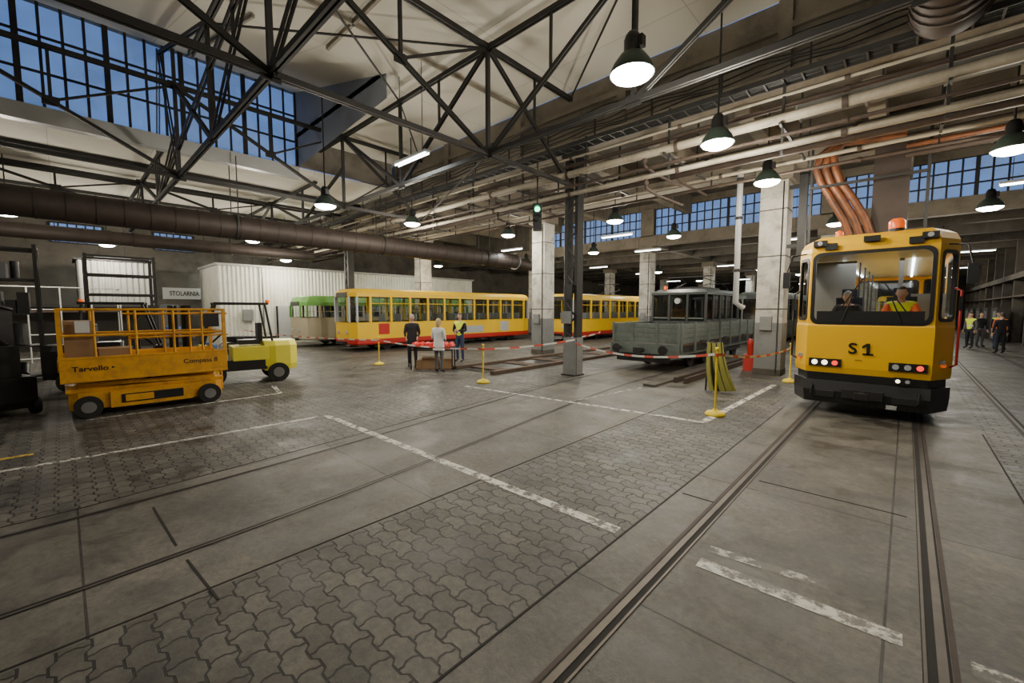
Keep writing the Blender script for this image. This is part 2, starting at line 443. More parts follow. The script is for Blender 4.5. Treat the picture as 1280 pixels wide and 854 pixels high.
b=MB(); b.bb(-2.28,-2.1,13.75,13.95,3.3,5.5,M_steel); b.bb(-2.33,-2.05,13.72,13.98,3.2,3.3,M_steel); b.bb(-2.54,-2.2,13.9,13.95,3.6,3.7,M_steel); b.bb(-2.54,-2.1,13.9,13.95,5.2,5.3,M_steel); b.build('steel_bracket_post')

# ------------------------------------------------------------------ roof trusses
ZB,ZT=5.35,7.62
def dbl(b,p,q,w=.06,h=.075,gap=.03):
    p=Vector(p);q=Vector(q);d=(q-p).normalized();u=Vector((0,0,1))
    if abs(d.dot(u))>.98: u=Vector((0,1,0)) 
    a=d.cross(u).normalized()*(gap/2+w/4)
    for s in (-1,1): b.beam(p+a*s,q+a*s,w/2,h,M_steel)
def gus(b,p,axis):
    if axis=='Y': b.box(p,(.02,.28,.2),M_steel)
    else: b.box(p,(.28,.02,.2),M_steel)
def trussY(x,y0=-8.3):
    b=MB()
    zt=ZT if x>-16 else 6.6
    dbl(b,(x,y0,ZB),(x,9.85,ZB),.08,.09); dbl(b,(x,y0,zt),(x,9.85,zt),.08,.1)
    ns=[-6.5,-2.1,2.3,6.7]
    for i,y in enumerate(ns):
        b.beam((x,y,ZB),(x,y,zt),.08,.08,M_steel); gus(b,(x,y,ZB),'Y'); gus(b,(x,y,zt),'Y')
        if i:
            yp=ns[i-1];ym=(y+yp)/2;zm=(ZB+zt)/2
            dbl(b,(x,y,ZB),(x,yp,zt))
            b.beam((x,ym,zm),(x,ym,zt),.06,.06,M_steel); gus(b,(x,ym,zm),'Y')
            b.beam((x,ym,zm),(x,y,zt),.045,.05,M_steel)
    dbl(b,(x,6.7,zt),(x,9.8,ZB)); zm=(ZB+zt)/2; b.beam((x,8.3,zm),(x,8.3,zt),.05,.05,M_steel); b.beam((x,6.7,ZB),(x,8.3,zm),.05,.05,M_steel)
    b.build('roof_truss')
def trussX(y,x0=-31.5,x1=9.3):
    b=MB()
    dbl(b,(x0,y,ZB+.02),(x1,y,ZB+.02),.08,.09)
    if y>6: dbl(b,(-15.8,y,ZT-.02),(x1,y,ZT-.02),.08,.1)
    else: dbl(b,(-12,y,ZT-.02),(x1,y,ZT-.02),.08,.1)
    dbl(b,(x0,y,6.6),(-16.2,y,6.6),.08,.09)
    x=-28.0;i=0
    while x<9:
        zt=ZT if x>-13 else (6.6 if x<-16.5 else (ZT+.9 if y<6 else ZT))
        b.beam((x,y,ZB),(x,y,zt),.075,.075,M_steel); gus(b,(x,y,ZB+.02),'X')
        if zt==ZT: gus(b,(x,y,ZT-.02),'X')
        if x+3.5<9:
            z2=ZT if x>-16 else 6.6
            dbl(b,(x,y,ZB),(x+3.5,y,z2)) if (x>=-10.6 or i%2) else dbl(b,(x,y,z2),(x+3.5,y,ZB))
            xm=x+1.75
            if x>-14: b.beam((xm,y,(ZB+ZT)/2),(xm,y,ZT),.045,.05,M_steel)
        x+=3.5;i+=1
    if y<6:
        dbl(b,(-17.5,y,ZB),(-16,y,9.3)); dbl(b,(-14,y,ZB),(-16,y,9.3)); dbl(b,(-10.5,y,ZT),(-16,y,9.2))
        dbl(b,(-17.5,y,ZB),(-7.6,y,7.3))
    b.build('roof_truss')
trussY(-7); trussY(-14); trussY(-21)
trussX(6.7); trussX(2.3); trussX(-2.1)
p=MB()
for x in (-8.75,-1.75,5.25): p.bb(x-.03,x+.03,-8.4,9.85,7.82,7.9,M_pipew)
for y in (4.5,-4.3): p.bb(-10,9.4,y-.03,y+.03,7.82,7.9,M_pipew)
for y in (-3,3): p.beam((-10,y,7.85),(-16,y,9.42),.05,.06,M_pipew)
for x in (-19,-22,-25,-28): p.bb(x-.05,x+.05,-8.4,9.85,6.66,6.78,M_steel)
p.build('roof_purlins')
p=MB()
for a,bq in (((-7,2.3,7.6),(-10.5,6.7,7.6)),((-7,6.7,7.6),(-10.5,2.3,7.6)),((-7,6.7,5.35),(-14,9.8,5.35)),((-10.5,6.7,7.6),(-14,9.8,7.6)),((-7,9.8,7.6),(-3.5,6.7,7.6))):
    p.beam(a,bq,.035,.035,M_steel)
p.build('roof_bracing')

# ------------------------------------------------------------------ ducts and pipes
def flanged(b,p,q,r,m,step=1.0,rib=.03,n=20):
    p=Vector(p);q=Vector(q);L=(q-p).length;d=(q-p)/L
    b.cyl(p,q,r,m,n); t=0
    while t<=L:
        a=p+d*t; b.cyl(a-d*.02,a+d*.02,r+rib,m,n); t+=step
b=MB(); flanged(b,(-16,-8,4.55),(-16,17.3,4.55),.38,M_duct,.55,.012,24)
for y in (-6,-1,4,9.2,15): 
    b.cyl((-16,y-.04,4.55),(-16,y+.04,4.55),.41,M_steel,24)
    for dx in (-.4,.4): b.beam((-16+dx,y,4.55),(-16+dx,y,6.7 if y<9 else 6.4),.025,.025,M_steel)
b.cyl((-16,17.3,4.55),(-16,17.36,4.55),.45,M_galv,24)
b.cyl((-16,17.3,4.55),(-15.5,18.2,4.3),.26,M_duct,16)
b.build('ventilation_duct')
b=MB(); flanged(b,(-25.5,-8,5.0),(-25.5,9.2,5.0),.3,M_duct,.8,.03); flanged(b,(-25.5,3,5.0),(-22.3,9.0,4.6),.25,M_duct,.8,.02)
for y in (-5,0,5,9): b.beam((-25.5,y,5.2),(-25.5,y,6.8),.03,.03,M_steel)
b.build('ventilation_duct')
b=MB(); flanged(b,(.25,9.0,6.35),(.25,2,6.95),.45,M_duct,.2,.025,24); b.sph((.25,9.0,6.33),.46,M_duct,20,12)
b.beam((.25,8.5,6.8),(.25,8.5,7.9),.04,.04,M_steel);b.beam((.25,5,7),(.25,5,7.9),.04,.04,M_steel)
b.build('ventilation_duct')
b=MB()
X0,X1=-31,9.3
for y,z,r,m in ((9.5,4.98,.055,M_pipew),(9.55,5.2,.035,M_rust),(9.4,5.46,.09,M_pipew),(9.6,5.75,.05,M_rust),(9.55,5.93,.03,M_pipew),(10.9,5.3,.08,M_rust),(11.3,5.6,.06,M_pipew),(11.9,5.8,.1,M_concd),(12.4,5.5,.05,M_pipew),(12.4,5.25,.04,M_rust)):
    b.tube([(X0,y,z),(-16,y,z),(-3,y,z),(X1,y,z)],r,m,10)
    x=X0+1
    while x<X1:
        b.cyl((x,y,z),(x+.08,y,z),r+.015,M_rust,10); x+=2.9
x=-30.5
while x<9:
    b.beam((x,9.55,4.85),(x,9.55,6.38),.045,.045,M_steel); b.beam((x,9.3,5.35),(x,11.9,5.35),.045,.045,M_steel); b.beam((x,11.3,5.3),(x,11.3,6.6),.04,.04,M_steel); b.beam((x,12.4,5.2),(x,12.4,6.6),.03,.03,M_steel)
    x+=2.2
for y,z in ((9.4,5.46),(9.5,4.98),(11.3,5.6)):
    for x in (-9.5,-4.6,2.2): b.tube([(x,y,z),(x,y,z-.25),(x,y+.6,z-.3),(x,y+2.2,z-.25)],.035,M_rust,8); b.cyl((x,y,z-.18),(x,y,z-.1),.06,M_red if x>0 else M_rust,8)
b.build('pipe_run')
b=MB()
b.bb(-1.9,9.3,10.75,11.25,6.0,6.18,M_galv)
x=-1.9
while x<9.3: b.bb(x-.02,x+.02,10.72,11.28,5.97,6.19,M_grey); x+=1.1
b.bb(3.2,4.4,12.0,12.3,5.95,6.18,M_rust)
b.build('rectangular_air_duct')
b=MB()
for y in (9.3,9.65): b.beam((X0,y,6.18),(X1,y,6.18),.03,.1,M_steel)
x=X0
while x<X1: b.beam((x,9.3,6.14),(x,9.65,6.14),.03,.02,M_steel); x+=.3
for k in range(7):
    y=9.33+.045*k; pts=[(X0+i*1.3,y+.02*random.uniform(-1,1),6.17+.02*random.random()) for i in range(32)]
    b.tube(pts,.018,M_blk if k%2 else M_rub,5)
for k in range(7):
    pts=[]
    for i in range(60):
        x=X0+i*.68; pts.append((x,9.82+.02*math.sin(k),6.55+.09*k+.05*math.sin(x*2.85+k)))
    b.tube(pts,.014,M_blk,5)
x=-30
while x<9: b.beam((x,9.48,6.2),(x,9.48,6.9),.03,.03,M_steel); b.beam((x,9.48,6.9),(x,9.85,6.9),.03,.03,M_steel); x+=1.5
b.build('cable_tray')
b=MB()
for k in range(3):
    o=.2*k
    P3=[(-1.45+o*.3,13.25,5.95),(-1.75+o*.6,13.22,5.75-o*.3),(-1.85+o,13.22,5.45-o*.3),(-1.75+o,13.25,5.1-o*.2),(-1.5+o,13.3,4.6),(-1.25+o,13.4,4.1),(-1.1+o,13.45,3.6)]
    b.tube([(-.2,13.25,6.02-o*.5)]+P3 if k else P3,.085,M_pipec,12)
    b.tube([(6,13.2,5.8-o),(-.2,13.25,5.78-o)],.06,M_rust if k!=1 else M_pipec,10)
b.beam((-1.95,13.15,4.95),(.2,13.15,4.95),.06,.06,M_steel); b.beam((-1.6,13.45,3.58),(.2,13.45,3.58),.08,.08,M_steel)
b.beam((-1.95,13.3,3.6),(-1.95,13.3,6.2),.05,.05,M_steel); b.beam((.2,13.3,3.6),(.2,13.3,6.2),.06,.06,M_steel)
for x in (1.5,3.5,5.5): b.beam((x,13.2,5.1),(x,13.2,6.2),.04,.04,M_steel)
b.bb(-.75,-.1,13.5,13.9,3.7,5.8,M_duct)
b.build('copper_pipe_bundle')
b=MB(); b.tube([(-3.7,13.6,5.9),(-3.7,13.6,2.1),(-3.55,13.8,1.95)],.08,M_lgrey,12)
for z in (3,4.5,5.6): b.cyl((-3.7,13.6,z),(-3.7,13.6,z+.08),.1,M_steel,12)
b.bb(-3.75,-3.26,13.65,13.9,3.0,3.05,M_steel); b.build('downpipe')

# ------------------------------------------------------------------ lamps
def pendant(x,y,z,top=7.9,power=300,sc=1,col=(1,.92,.77)):
    b=MB()
    b.cyl((0,0,.42),(0,0,top-z),.018,M_steel,8)
    b.lathe([(0,.46),(.06,.46),(.09,.42),(.11,.36),(.11,.2),(.13,.16)],(0,0,0),M_blk)
    b.lathe([(.11,.2),(.16,.17),(.24,.06),(.285,-.04),(.29,-.07),(.28,-.07),(.235,.05),(.15,.15),(.0,.17)],(0,0,0),M_shade,24)
    b.lathe([(.275,-.055),(.25,-.10),(.17,-.14),(.08,-.155),(0,-.16)],(0,0,0),M_lampg,24)
    b.box((.1,0,.3),(.12,.1,.14),M_blk)
    o=b.build('pendant_lamp',loc=(x,y,z),scale=sc)
    ld=bpy.data.lights.new('bulb','POINT'); ld.energy=power; ld.shadow_soft_size=.22; ld.color=col
    lo=bpy.data.objects.new('bulb',ld); COL.objects.link(lo); lo.parent=o; lo.location=(0,0,-.42)
P=375
for x,y,z in ((-2.8,5.3,5.05),(-2.7,8.4,5.0),(-12,5.2,4.85),(-13,8.7,5.0),(1.3,5.0,5.0),(-7.5,-2.5,5.0),(-13,-3.5,4.9),(1.2,-2.5,5.0)):  # lamps out of view here are unseen, added to light the foreground
    pendant(x,y,z,7.9,(P if y>4 else P*.07)*(.2 if (x,y)==(1.3,5.0) else 1)*(.85 if (x,y)==(-2.8,5.3) else 1))
for x,y,z in ((-21.4,6,5),(-26.8,1.6,4.9),(-21,-1,5),(-24.5,8.4,4.6)): pendant(x,y,z,6.78,P*1.1)
for x,y,z in ((-2.6,11.7,5.0),(-12.1,12.7,5.0),(1.26,12.1,4.9),(-18.5,12.7,4.9),(-7.5,13.2,5.0)): pendant(x,y,z,6.6,P*(.75 if x<1 else .4))
for x,y,z in ((-7,17,4.9),(-12,19,4.9),(-17.5,20,4.9),(1.6,18.5,4.9),(-2.0,19,5.0),(-22.5,17,4.8)): pendant(x,y,z,8.1,P*.75)
for x,y in ((-6,28),(-13,29),(-20,28),(1,27),(1.5,36),(-6,38),(-14,40),(1.5,50),(-8,52)): pendant(x,y,4.6,6.15,P*.7)
def fluoro(x,y,z,dx,dy,top,power=45):
    b=MB(); L=1.4
    d=Vector((dx,dy,0)).normalized()*L/2
    b.beam((-d.x,-d.y,0),(d.x,d.y,0),.16,.06,M_lgrey)
    n=Vector((-d.y,d.x,0)).normalized()*.05
    for s in (-1,1): b.tube([(-d.x*.96+n.x*s,-d.y*.96+n.y*s,-.05),(d.x*.96+n.x*s,d.y*.96+n.y*s,-.05)],.018,M_tube,8)
    for s in (-.7,.7): b.beam((d.x*s,d.y*s,.03),(d.x*s,d.y*s,top-z),.012,.012,M_steel)
    o=b.build('fluorescent_light',loc=(x,y,z))
    ld=bpy.data.lights.new('tube_light','AREA'); ld.shape='RECTANGLE'; ld.size=1.3; ld.size_y=.15; ld.energy=power; ld.color=(.93,1,.96)
    lo=bpy.data.objects.new('tube_light',ld); COL.objects.link(lo); lo.parent=o; lo.location=(0,0,-.09); lo.rotation_euler=(0,0,math.atan2(dy,dx))
fluoro(-9.4,6.3,5.75,1,0,7.9)
for x,y in ((-9,16),(-10,21),(-4.2,22),(-15,16),(2.2,16)): fluoro(x,y,5.0,1,0,8.1)
for x,y in ((-16,26),(-16,33),(-9,31),(-9,36),(-3.5,33),(-4,42),(2.4,32),(2.4,44),(2.4,56),(-12,46),(-18,44)): fluoro(x,y,4.9,1,0,6.15,45)
for y in (2,7,9): fluoro(-30.6,y,4.6,0,1,6.78,50)
b=MB(); b.bb(-.12,.12,-.1,.1,-.42,.3,M_blk)
for i,z in enumerate((.14,-.1)):
    b.tube([(0,-.1,z),(0,-.2,z)],.09,M_blk,14,cap=False)
b.tube([(0,-.105,.14),(0,-.11,.14)],.075,M_green_l,14); b.tube([(0,-.105,-.1),(0,-.11,-.1)],.075,M_blk,14)
b.beam((0,0,.3),(0,0,1.5),.04,.04,M_steel)
b.build('traffic_signal',loc=(-7.6,9.15,4.5),rz=R(38))

# ------------------------------------------------------------------ tracks
def track(name,cl,gauge=1.435,ws=1.0):
    b=MB()
    for s in (-1,1):
        L=[];
        for i,p in enumerate(cl):
            a=Vector(cl[max(i-1,0)]);c_=Vector(cl[min(i+1,len(cl)-1)]);d=(c_-a).normalized();n=Vector((d.y,-d.x))
            L.append((Vector(p),n))
        def strip(o0,o1,z,m):
            vs=[]
            for p,n in L:
                q0=p+n*(s*gauge/2+o0*s*ws);q1=p+n*(s*gauge/2+o1*s*ws); vs+=[(q0.x,q0.y,z),(q1.x,q1.y,z)]
            b.add(vs,[(2*i,2*i+1,2*i+3,2*i+2) for i in range(len(L)-1)],m)
        strip(-.06,.055,.002,M_groove); strip(0,.042,.006,M_rail); strip(-.055,-.04,.005,M_rail)
        if ws==1: strip(.058,.085,.0015,M_rust)
    return b.build(name)
track('tram_track',[(-.5,y) for y in (-8.4,0,10,30,65)])
def wx(y):
    t=max(0,min(1,(y+1)/12)); t=t*t*(3-2*t); return -4.7-1.2*t
track('tram_track',[(wx(y),y) for y in [-8.4]+[i for i in range(-4,16)]+[40,65]],ws=.6)
track('tram_track',[(2.17,y) for y in (-8.4,10,65)])
track('tram_track',[(-18.9,y) for y in (6,24,65)])
track('tram_track',[(-22.9,y) for y in (6,24,65)])
b=MB(); b.bb(-10.1,-9.1,8.6,24,.001,.012,M_blk)
y=8.7
while y<16: b.bb(-10.3,-8.9,y,y+.13,.012,.05,M_wood) if int(y*2)%3==0 else None; y+=.17
for x in (-10.45,-8.75): b.bb(x-.09,x+.09,8.5,18,0,.1,M_wood)
b.build('inspection_pit_cover')
b=MB()
for x in (-4.05,-4.3): b.bb(x-.04,x+.04,10.8,17,0,.14,M_rust)
b.bb(-4.7,-4.4,9.8,15.0,.0,.06,M_concd)
b.build('spare_rails')
b=MB()
for x0,y0,x1,y1 in ((-3.9,.55,-3.2,.6),(-5.2,.5,-4.2,.53),(-5.68,-8,-5.68,0),(-5.68,0,-6.67,9),(-3.38,-8,-3.38,9),(-1.66,-8,-1.66,9.5),(.94,-8,.94,9.5),(-1.6,4.3,-1.3,4.3),(-1.1,5.2,.1,5.2)):
    b.beam((x0,y0,.0015),(x1,y1,.0015),.016,.003,M_groove)
b.build('floor_joint_strips')

def mark(pts,wd,m):
    b=MB()
    for a,c_ in zip(pts[:-1],pts[1:]):
        a=Vector(a);c_=Vector(c_);d=(c_-a).normalized();n=Vector((-d.y,d.x))*wd/2
        b.add([(a-n).to_3d(),(c_-n).to_3d(),(c_+n).to_3d(),(a+n).to_3d()],[(0,1,2,3)],m)
    o=b.build('floor_marking'); o.location.z=.0035
mark([(-7.5,3.15),(-1.72,3.17)],.12,M_pw)
mark([(-1.05,3.18),(.08,3.2)],.13,M_pw); mark([(.35,3.2),(1.8,3.22)],.12,M_pw2)
mark([(-7.52,3.15),(-7.75,-3)],.09,M_pw)
mark([(-7.9,6.75),(-2.45,7.3)],.09,M_pw); mark([(-2.42,7.25),(-2.35,12.2)],.12,M_pw)
mark([(-5.0,7.05),(-4.6,9.6)],.09,M_pw2)
mark([(-10.2,.2),(-10.3,3.3),(-11.4,3.5)],.09,M_pw)
mark([(-8.3,-1.2),(-8.3,-.35)],.1,M_py)
mark([(-1.05,3.42),(-.3,3.5)],.1,M_pw2)

# ------------------------------------------------------------------ people
def person(name,loc,rz,H=1.75,pose=None,top=M_cblk,legs=M_cgry,hair=M_haird,shoe=M_shoe,vest=None,coat=None,longhair=False,bulk=1,cap=None,headturn=0):
    J={'pel':(0,0,.95),'sp':(0,.01,1.13),'ch':(0,0,1.33),'nk':(0,.015,1.48),'hd':(0,0,1.6)}
    for s,k in ((-1,'r'),(1,'l')):
        J['hip'+k]=(.09*s,0,.9);J['kn'+k]=(.105*s,-.015,.5);J['an'+k]=(.11*s,.02,.09);J['to'+k]=(.125*s,-.15,.045)
        J['sh'+k]=(.185*s,.01,1.41);J['el'+k]=(.235*s,.03,1.13);J['wr'+k]=(.235*s,-.06,.89)
    if pose: J.update(pose)
    J={a:Vector(b) for a,b in J.items()}
    rad={'pel':(.145,.11),'sp':(.135,.105),'ch':(.155,.115),'nk':(.058,.058),'hd':(.05,.05),
         'hip':(.095,.095),'kn':(.062,.062),'an':(.042,.045),'to':(.042,.03),'sh':(.07,.07),'el':(.048,.048),'wr':(.03,.028)}
    names=['pel','sp','ch','nk','hd','hipr','knr','anr','tor','hipl','knl','anl','tol','shr','elr','wrr','shl','ell','wrl']
    E=[('pel','sp'),('sp','ch'),('ch','nk'),('nk','hd')]
    for k in 'rl': E+=[('pel','hip'+k),('hip'+k,'kn'+k),('kn'+k,'an'+k),('an'+k,'to'+k),('ch','sh'+k),('sh'+k,'el'+k),('el'+k,'wr'+k)]
    me=bpy.data.meshes.new('tmp'); me.from_pydata([J[n] for n in names],[(names.index(a),names.index(b)) for a,b in E],[])
    ob=bpy.data.objects.new('tmp',me); COL.objects.link(ob)
    md=ob.modifiers.new('s','SKIN'); md.use_smooth_shade=True
    for i,n in enumerate(names):
        r_=rad.get(n) or rad[n[:-1]]; bk=bulk if n in('pel','sp','ch') else (1+(bulk-1)*.5)
        me.skin_vertices[0].data[i].radius=(r_[0]*bk,r_[1]*bk); me.skin_vertices[0].data[i].use_root=(i==0)
    sb=ob.modifiers.new('u','SUBSURF'); sb.levels=2; sb.render_levels=2
    dg=bpy.context.evaluated_depsgraph_get(); dg.update()
    ev=bpy.data.meshes.new_from_object(ob.evaluated_get(dg))
    bpy.data.objects.remove(ob)
    def seg(p,a,b):
        a=J[a];b=J[b];t=max(0,min(1,(p-a).dot(b-a)/(b-a).length_squared)); return (p-a-(b-a)*t).length
    def fn(p):
        best=min(E,key=lambda e:seg(p,*e)); n=best[1]
        if n=='hd' : return M_skin if (p-J['nk']).dot(J['hd']-J['nk'])>0 else (vest or top)
        if n[:2]=='to': return shoe
        if n[:2] in('kn','an') or n[:3]=='hip': return legs
        if best==('pel','sp') and p.z<J['pel'].z-.02: return legs
        if n[:2] in ('el','wr'):
            return top
        if vest and abs(p.z-J['sp'].z)<.035: return M_refl
        return vest or top
    b=MB(); b.mesh(ev,fn); bpy.data.meshes.remove(ev)
    if coat:
        z0,z1=coat; prof=[]
        for z,rx,ry in ((J['ch'].z,.19,.13),(J['sp'].z,.165,.125),(J['pel'].z,.185,.14),(z0,.21,.165)):
            prof.append(([(J['pel'].x+rx*math.cos(2*math.pi*i/20),J['pel'].y+ry*math.sin(2*math.pi*i/20)) for i in range(20)],z))
        b.loft(prof[::-1],top,True,True)
    for k,s in (('r',-1),('l',1)):
        w_=J['wr'+k]; d=(w_-J['el'+k]).normalized(); side=d.cross(Vector((s,0,0)))
        side=side.normalized() if side.length>.1 else Vector((0,1,0)); thn=d.cross(side).normalized()
        pe=w_+d*.085
        vs=[]
        for t,wd in ((-.02,.026),(.03,.04),(.085,.042)):
            for sx,sy in ((-1,-1),(1,-1),(1,1),(-1,1)): vs.append(w_+d*t+side*wd*sx+thn*.014*sy)
        b.add(vs,[(0,1,2,3)[::-1],(8,9,10,11)]+[(i*4+j,i*4+(j+1)%4,(i+1)*4+(j+1)%4,(i+1)*4+j) for i in (0,1) for j in range(4)],M_skin,True)
        for i,fl in enumerate((.07,.08,.075,.058)):
            o=side*(.031-.021*i); p0=pe-d*.01+o; curl=thn*(-s)
            b.tube([p0,p0+d*fl*.45,p0+d*fl*.8+curl*fl*.2,p0+d*fl*.95+curl*fl*.5],[.0095,.009,.008,.006],M_skin,6)
        p0=w_+d*.03+side*.035; b.tube([p0,p0+side*.022+d*.025,p0+side*.026+d*.055],[.012,.011,.008],M_skin,6)
    ang=headturn; hc=J['hd']+Vector((0,-.012,.055)); hb=MB()
    def hf(p):
        q=p.copy()
        if q.z<0: q.x*=1-.28*(-q.z)**1.4; q.y=q.y*(1-.12*(-q.z))-.06*(-q.z)
        if q.y<0: q.y*=.94
        return q
    hb.sph((0,0,0),(.076,.096,.118),M_skin,20,14,fn=hf)
    hb.add([(0,-.088,.02),(-.014,-.088,-.028),(.014,-.088,-.028),(0,-.113,-.024)],[(0,1,3),(0,3,2),(1,2,3)],M_skin,True)
    for s in (-1,1):
        hb.sph((.03*s,-.082,.008),(.013,.009,.009),M_eye,8,6); hb.sph((.03*s,-.0895,.008),(.006,.004,.006),M_iris,8,6)
        hb.beam((.016*s,-.091,.028),(.046*s,-.083,.028),.006,.006,hair)
        hb.sph((.076*s,.008,-.005),(.01,.02,.03),M_skin,8,6)
    hb.sph((0,-.083,-.055),(.024,.009,.007),M_lip,10,6)
    hm=cap or hair
    hb.sph((0,.008,.012),(.083,.102,.118),hm,20,14,fn=hf,keep=lambda c_:c_.z>.045 or (c_.y>.0 and c_.z>-.05))
    if cap: hb.sph((0,-.06,.06),(.075,.09,.012),cap,14,6)
    if longhair: hb.sph((0,.055,-.06),(.075,.055,.13),hair,14,10)
    Rm=Matrix.Rotation(ang,3,'Z'); o=len(b.v)
    b.v+=[tuple(hc+Rm@Vector(v)) for v in hb.v]
    for ff,mm,ss in zip(hb.f,hb.m,hb.s): b.f.append(tuple(i+o for i in ff)); b.m.append(b.mi(hb.mats[mm])); b.s.append(ss)
    return b.build(name,loc=loc,rz=rz,scale=H/1.773)

person('man_in_dark_suit',(-12.0,7.95,0),R(55),1.74,{'wrr':(-.2,-.2,1.0),'wrl':(.18,-.22,1.0),'elr':(-.24,.0,1.12),'ell':(.24,0,1.12)},top=M_cblk,legs=M_cblk,hair=M_hairg,coat=(.8,0),bulk=1.1)
person('woman_in_white_jacket',(-10.25,7.72,0),R(200),1.63,{'wrr':(-.14,-.2,1.08),'elr':(-.24,.01,1.12),'wrl':(.13,-.22,1.1),'ell':(.24,.01,1.12)},top=M_cwht,legs=M_cgry,hair=M_hairb,coat=(.74,0),longhair=True,bulk=1.0)
person('man_in_hivis_vest',(-11.75,9.8,0),R(20),1.77,{'wrl':(.05,-.22,1.15),'ell':(.26,-.02,1.14),'wrr':(-.1,-.2,1.1),'elr':(-.26,0,1.13)},top=M_cblk,legs=M_cnav,hair=M_haird,vest=M_chv)
wl=[(3.25,30,M_cor,None,M_cnav,150),(2.75,31.5,M_cblk,None,M_cgry,30),(2.3,30.2,M_cgry,M_chv,M_cblk,-40),(2.45,33,M_cred,None,M_cnav,90),(3.6,34.2,M_cblk,M_chv,M_cnav,10),(1.9,36,M_cnav,M_cor,M_cblk,180),(3.0,27.5,M_cblk,None,M_cblk,200)]
for x,y,tp,vs_,lg,a in wl:
    walk={'knr':(-.1,-.12,.5),'anr':(-.1,-.1,.1),'tor':(-.11,-.27,.06),'knl':(.1,.03,.5),'anl':(.1,.22,.13),'tol':(.11,.08,.05)} if a==150 else {}
    person('worker',(x,y,0),R(a),1.76,walk,top=tp,legs=lg,vest=vs_)

# ------------------------------------------------------------------ service tram
T=grp('service_tram',(-.5,9.6,0))
pl=lambda s=1,dy=0:[(-.85*s,0+dy),(.85*s,0+dy),(1.1*s,.5+dy),(1.1*s,8.6-dy),(.85*s,9.1-dy),(-.85*s,9.1-dy),(-1.1*s,8.6-dy),(-1.1*s,.5+dy)]
b=MB()
b.loft([(pl(.99,.02),.74),(pl(1,0),.85),(pl(1,0),1.6),(pl(.995,.01),1.64)],M_yel)
b.loft([(pl(.995,.02),2.94),(pl(.99,.05),3.05),(pl(.95,.14),3.17),(pl(.86,.3),3.25)],M_yel)
P8=pl(.995,.015)
def band(i,holes,m=M_yel,th=.05):
    a=Vector(P8[i]);c_=Vector(P8[(i+1)%8]);d=(c_-a);L=d.length;d/=L;n=Vector((d.y,-d.x))
    Tm=lambda u,v,w:(a.x+d.x*u-n.x*w,a.y+d.y*u-n.y*w,v)
    b.plate([(0,1.62),(L,1.62),(L,2.96),(0,2.96)],holes(L),Tm,m,th)
    for h in holes(L):
        hu=[q[0] for q in h];hv=[q[1] for q in h]
        cu=(min(hu)+max(hu))/2;cv=(min(hv)+max(hv))/2
        big=[(cu+(q[0]-cu)*(1+.05/(max(hu)-min(hu))),cv+(q[1]-cv)*(1+.05/(max(hv)-min(hv)))) for q in h]
        small=[(cu+(q[0]-cu)*(1-.06/(max(hu)-min(hu))),cv+(q[1]-cv)*(1-.06/(max(hv)-min(hv)))) for q in h]
        T2=lambda u,v,w:(a.x+d.x*u-n.x*(w-.012),a.y+d.y*u-n.y*(w-.012),v)
        b.plate(big,[small],T2,M_blk,.05)
        b.add([Tm(q[0],q[1],.015) for q in h],[tuple(range(len(h)))],M_glass)
band(0,lambda L:[rr(.05,L-.05,1.65,2.91,.13)])
band(1,lambda L:[rr(.09,L-.08,1.72,2.84,.09)])
band(7,lambda L:[rr(.08,L-.09,1.72,2.84,.09)])
band(3,lambda L:[rr(.08,L-.08,1.75,2.84,.09)]); band(5,lambda L:[rr(.08,L-.08,1.75,2.84,.09)])
band(4,lambda L:[rr(.1,L-.1,1.7,2.85,.12)])
band(2,lambda L:[rr(.15+i*1.98,1.95+i*1.98,1.75,2.84,.1) for i in range(4)])
band(6,lambda L:[rr(.15+i*1.98,1.95+i*1.98,1.75,2.84,.1) for i in range(4)])
b.build('body',T)
b=MB()
sk=[(-.82,.02),(.82,.02),(1.04,.5),(1.04,8.6),(.82,9.08),(-.82,9.08),(-1.04,8.6),(-1.04,.5)]
b.loft([(sk,.45),(sk,.745)],M_blk)
b.loft([([(-.84,-.05),(.84,-.05),(1.08,.48),(.95,.75),(-.95,.75),(-1.08,.48)],.2),([(-.86,-.07),(.86,-.07),(1.1,.48),(.97,.75),(-.97,.75),(-1.1,.48)],.42),([(-.86,-.02),(.86,-.02),(1.1,.5),(.97,.75),(-.97,.75),(-1.1,.5)],.6)],M_blk)
b.bb(-.28,.28,-.12,.1,.32,.48,M_steel); b.cyl((0,-.02,.4),(0,-.28,.4),.06,M_steel); b.bb(-.1,.1,-.32,-.26,.34,.46,M_steel)
for s in (-1,1):
    b.bb(s*.55-.16,s*.55+.16,-.085,-.04,.3,.42,M_steel); b.tube([(s*.72,-.06,.5),(s*.72,-.16,.48),(s*.72,-.16,.36),(s*.72,-.06,.34)],.02,M_steel,6)
b.bb(.32,.46,-.09,-.05,.2,.27,M_lgrey)
for y in (2,3.8,5.6,7.2):
    for s in (-1,1):
        b.cyl((s*.66,y,.34),(s*.78,y,.34),.33,M_steel,24)
b.bb(-.6,.6,1.4,7.8,.3,.5,M_steel)
b.build('bogie_and_bumper',T,bevel=.01)
b=MB()
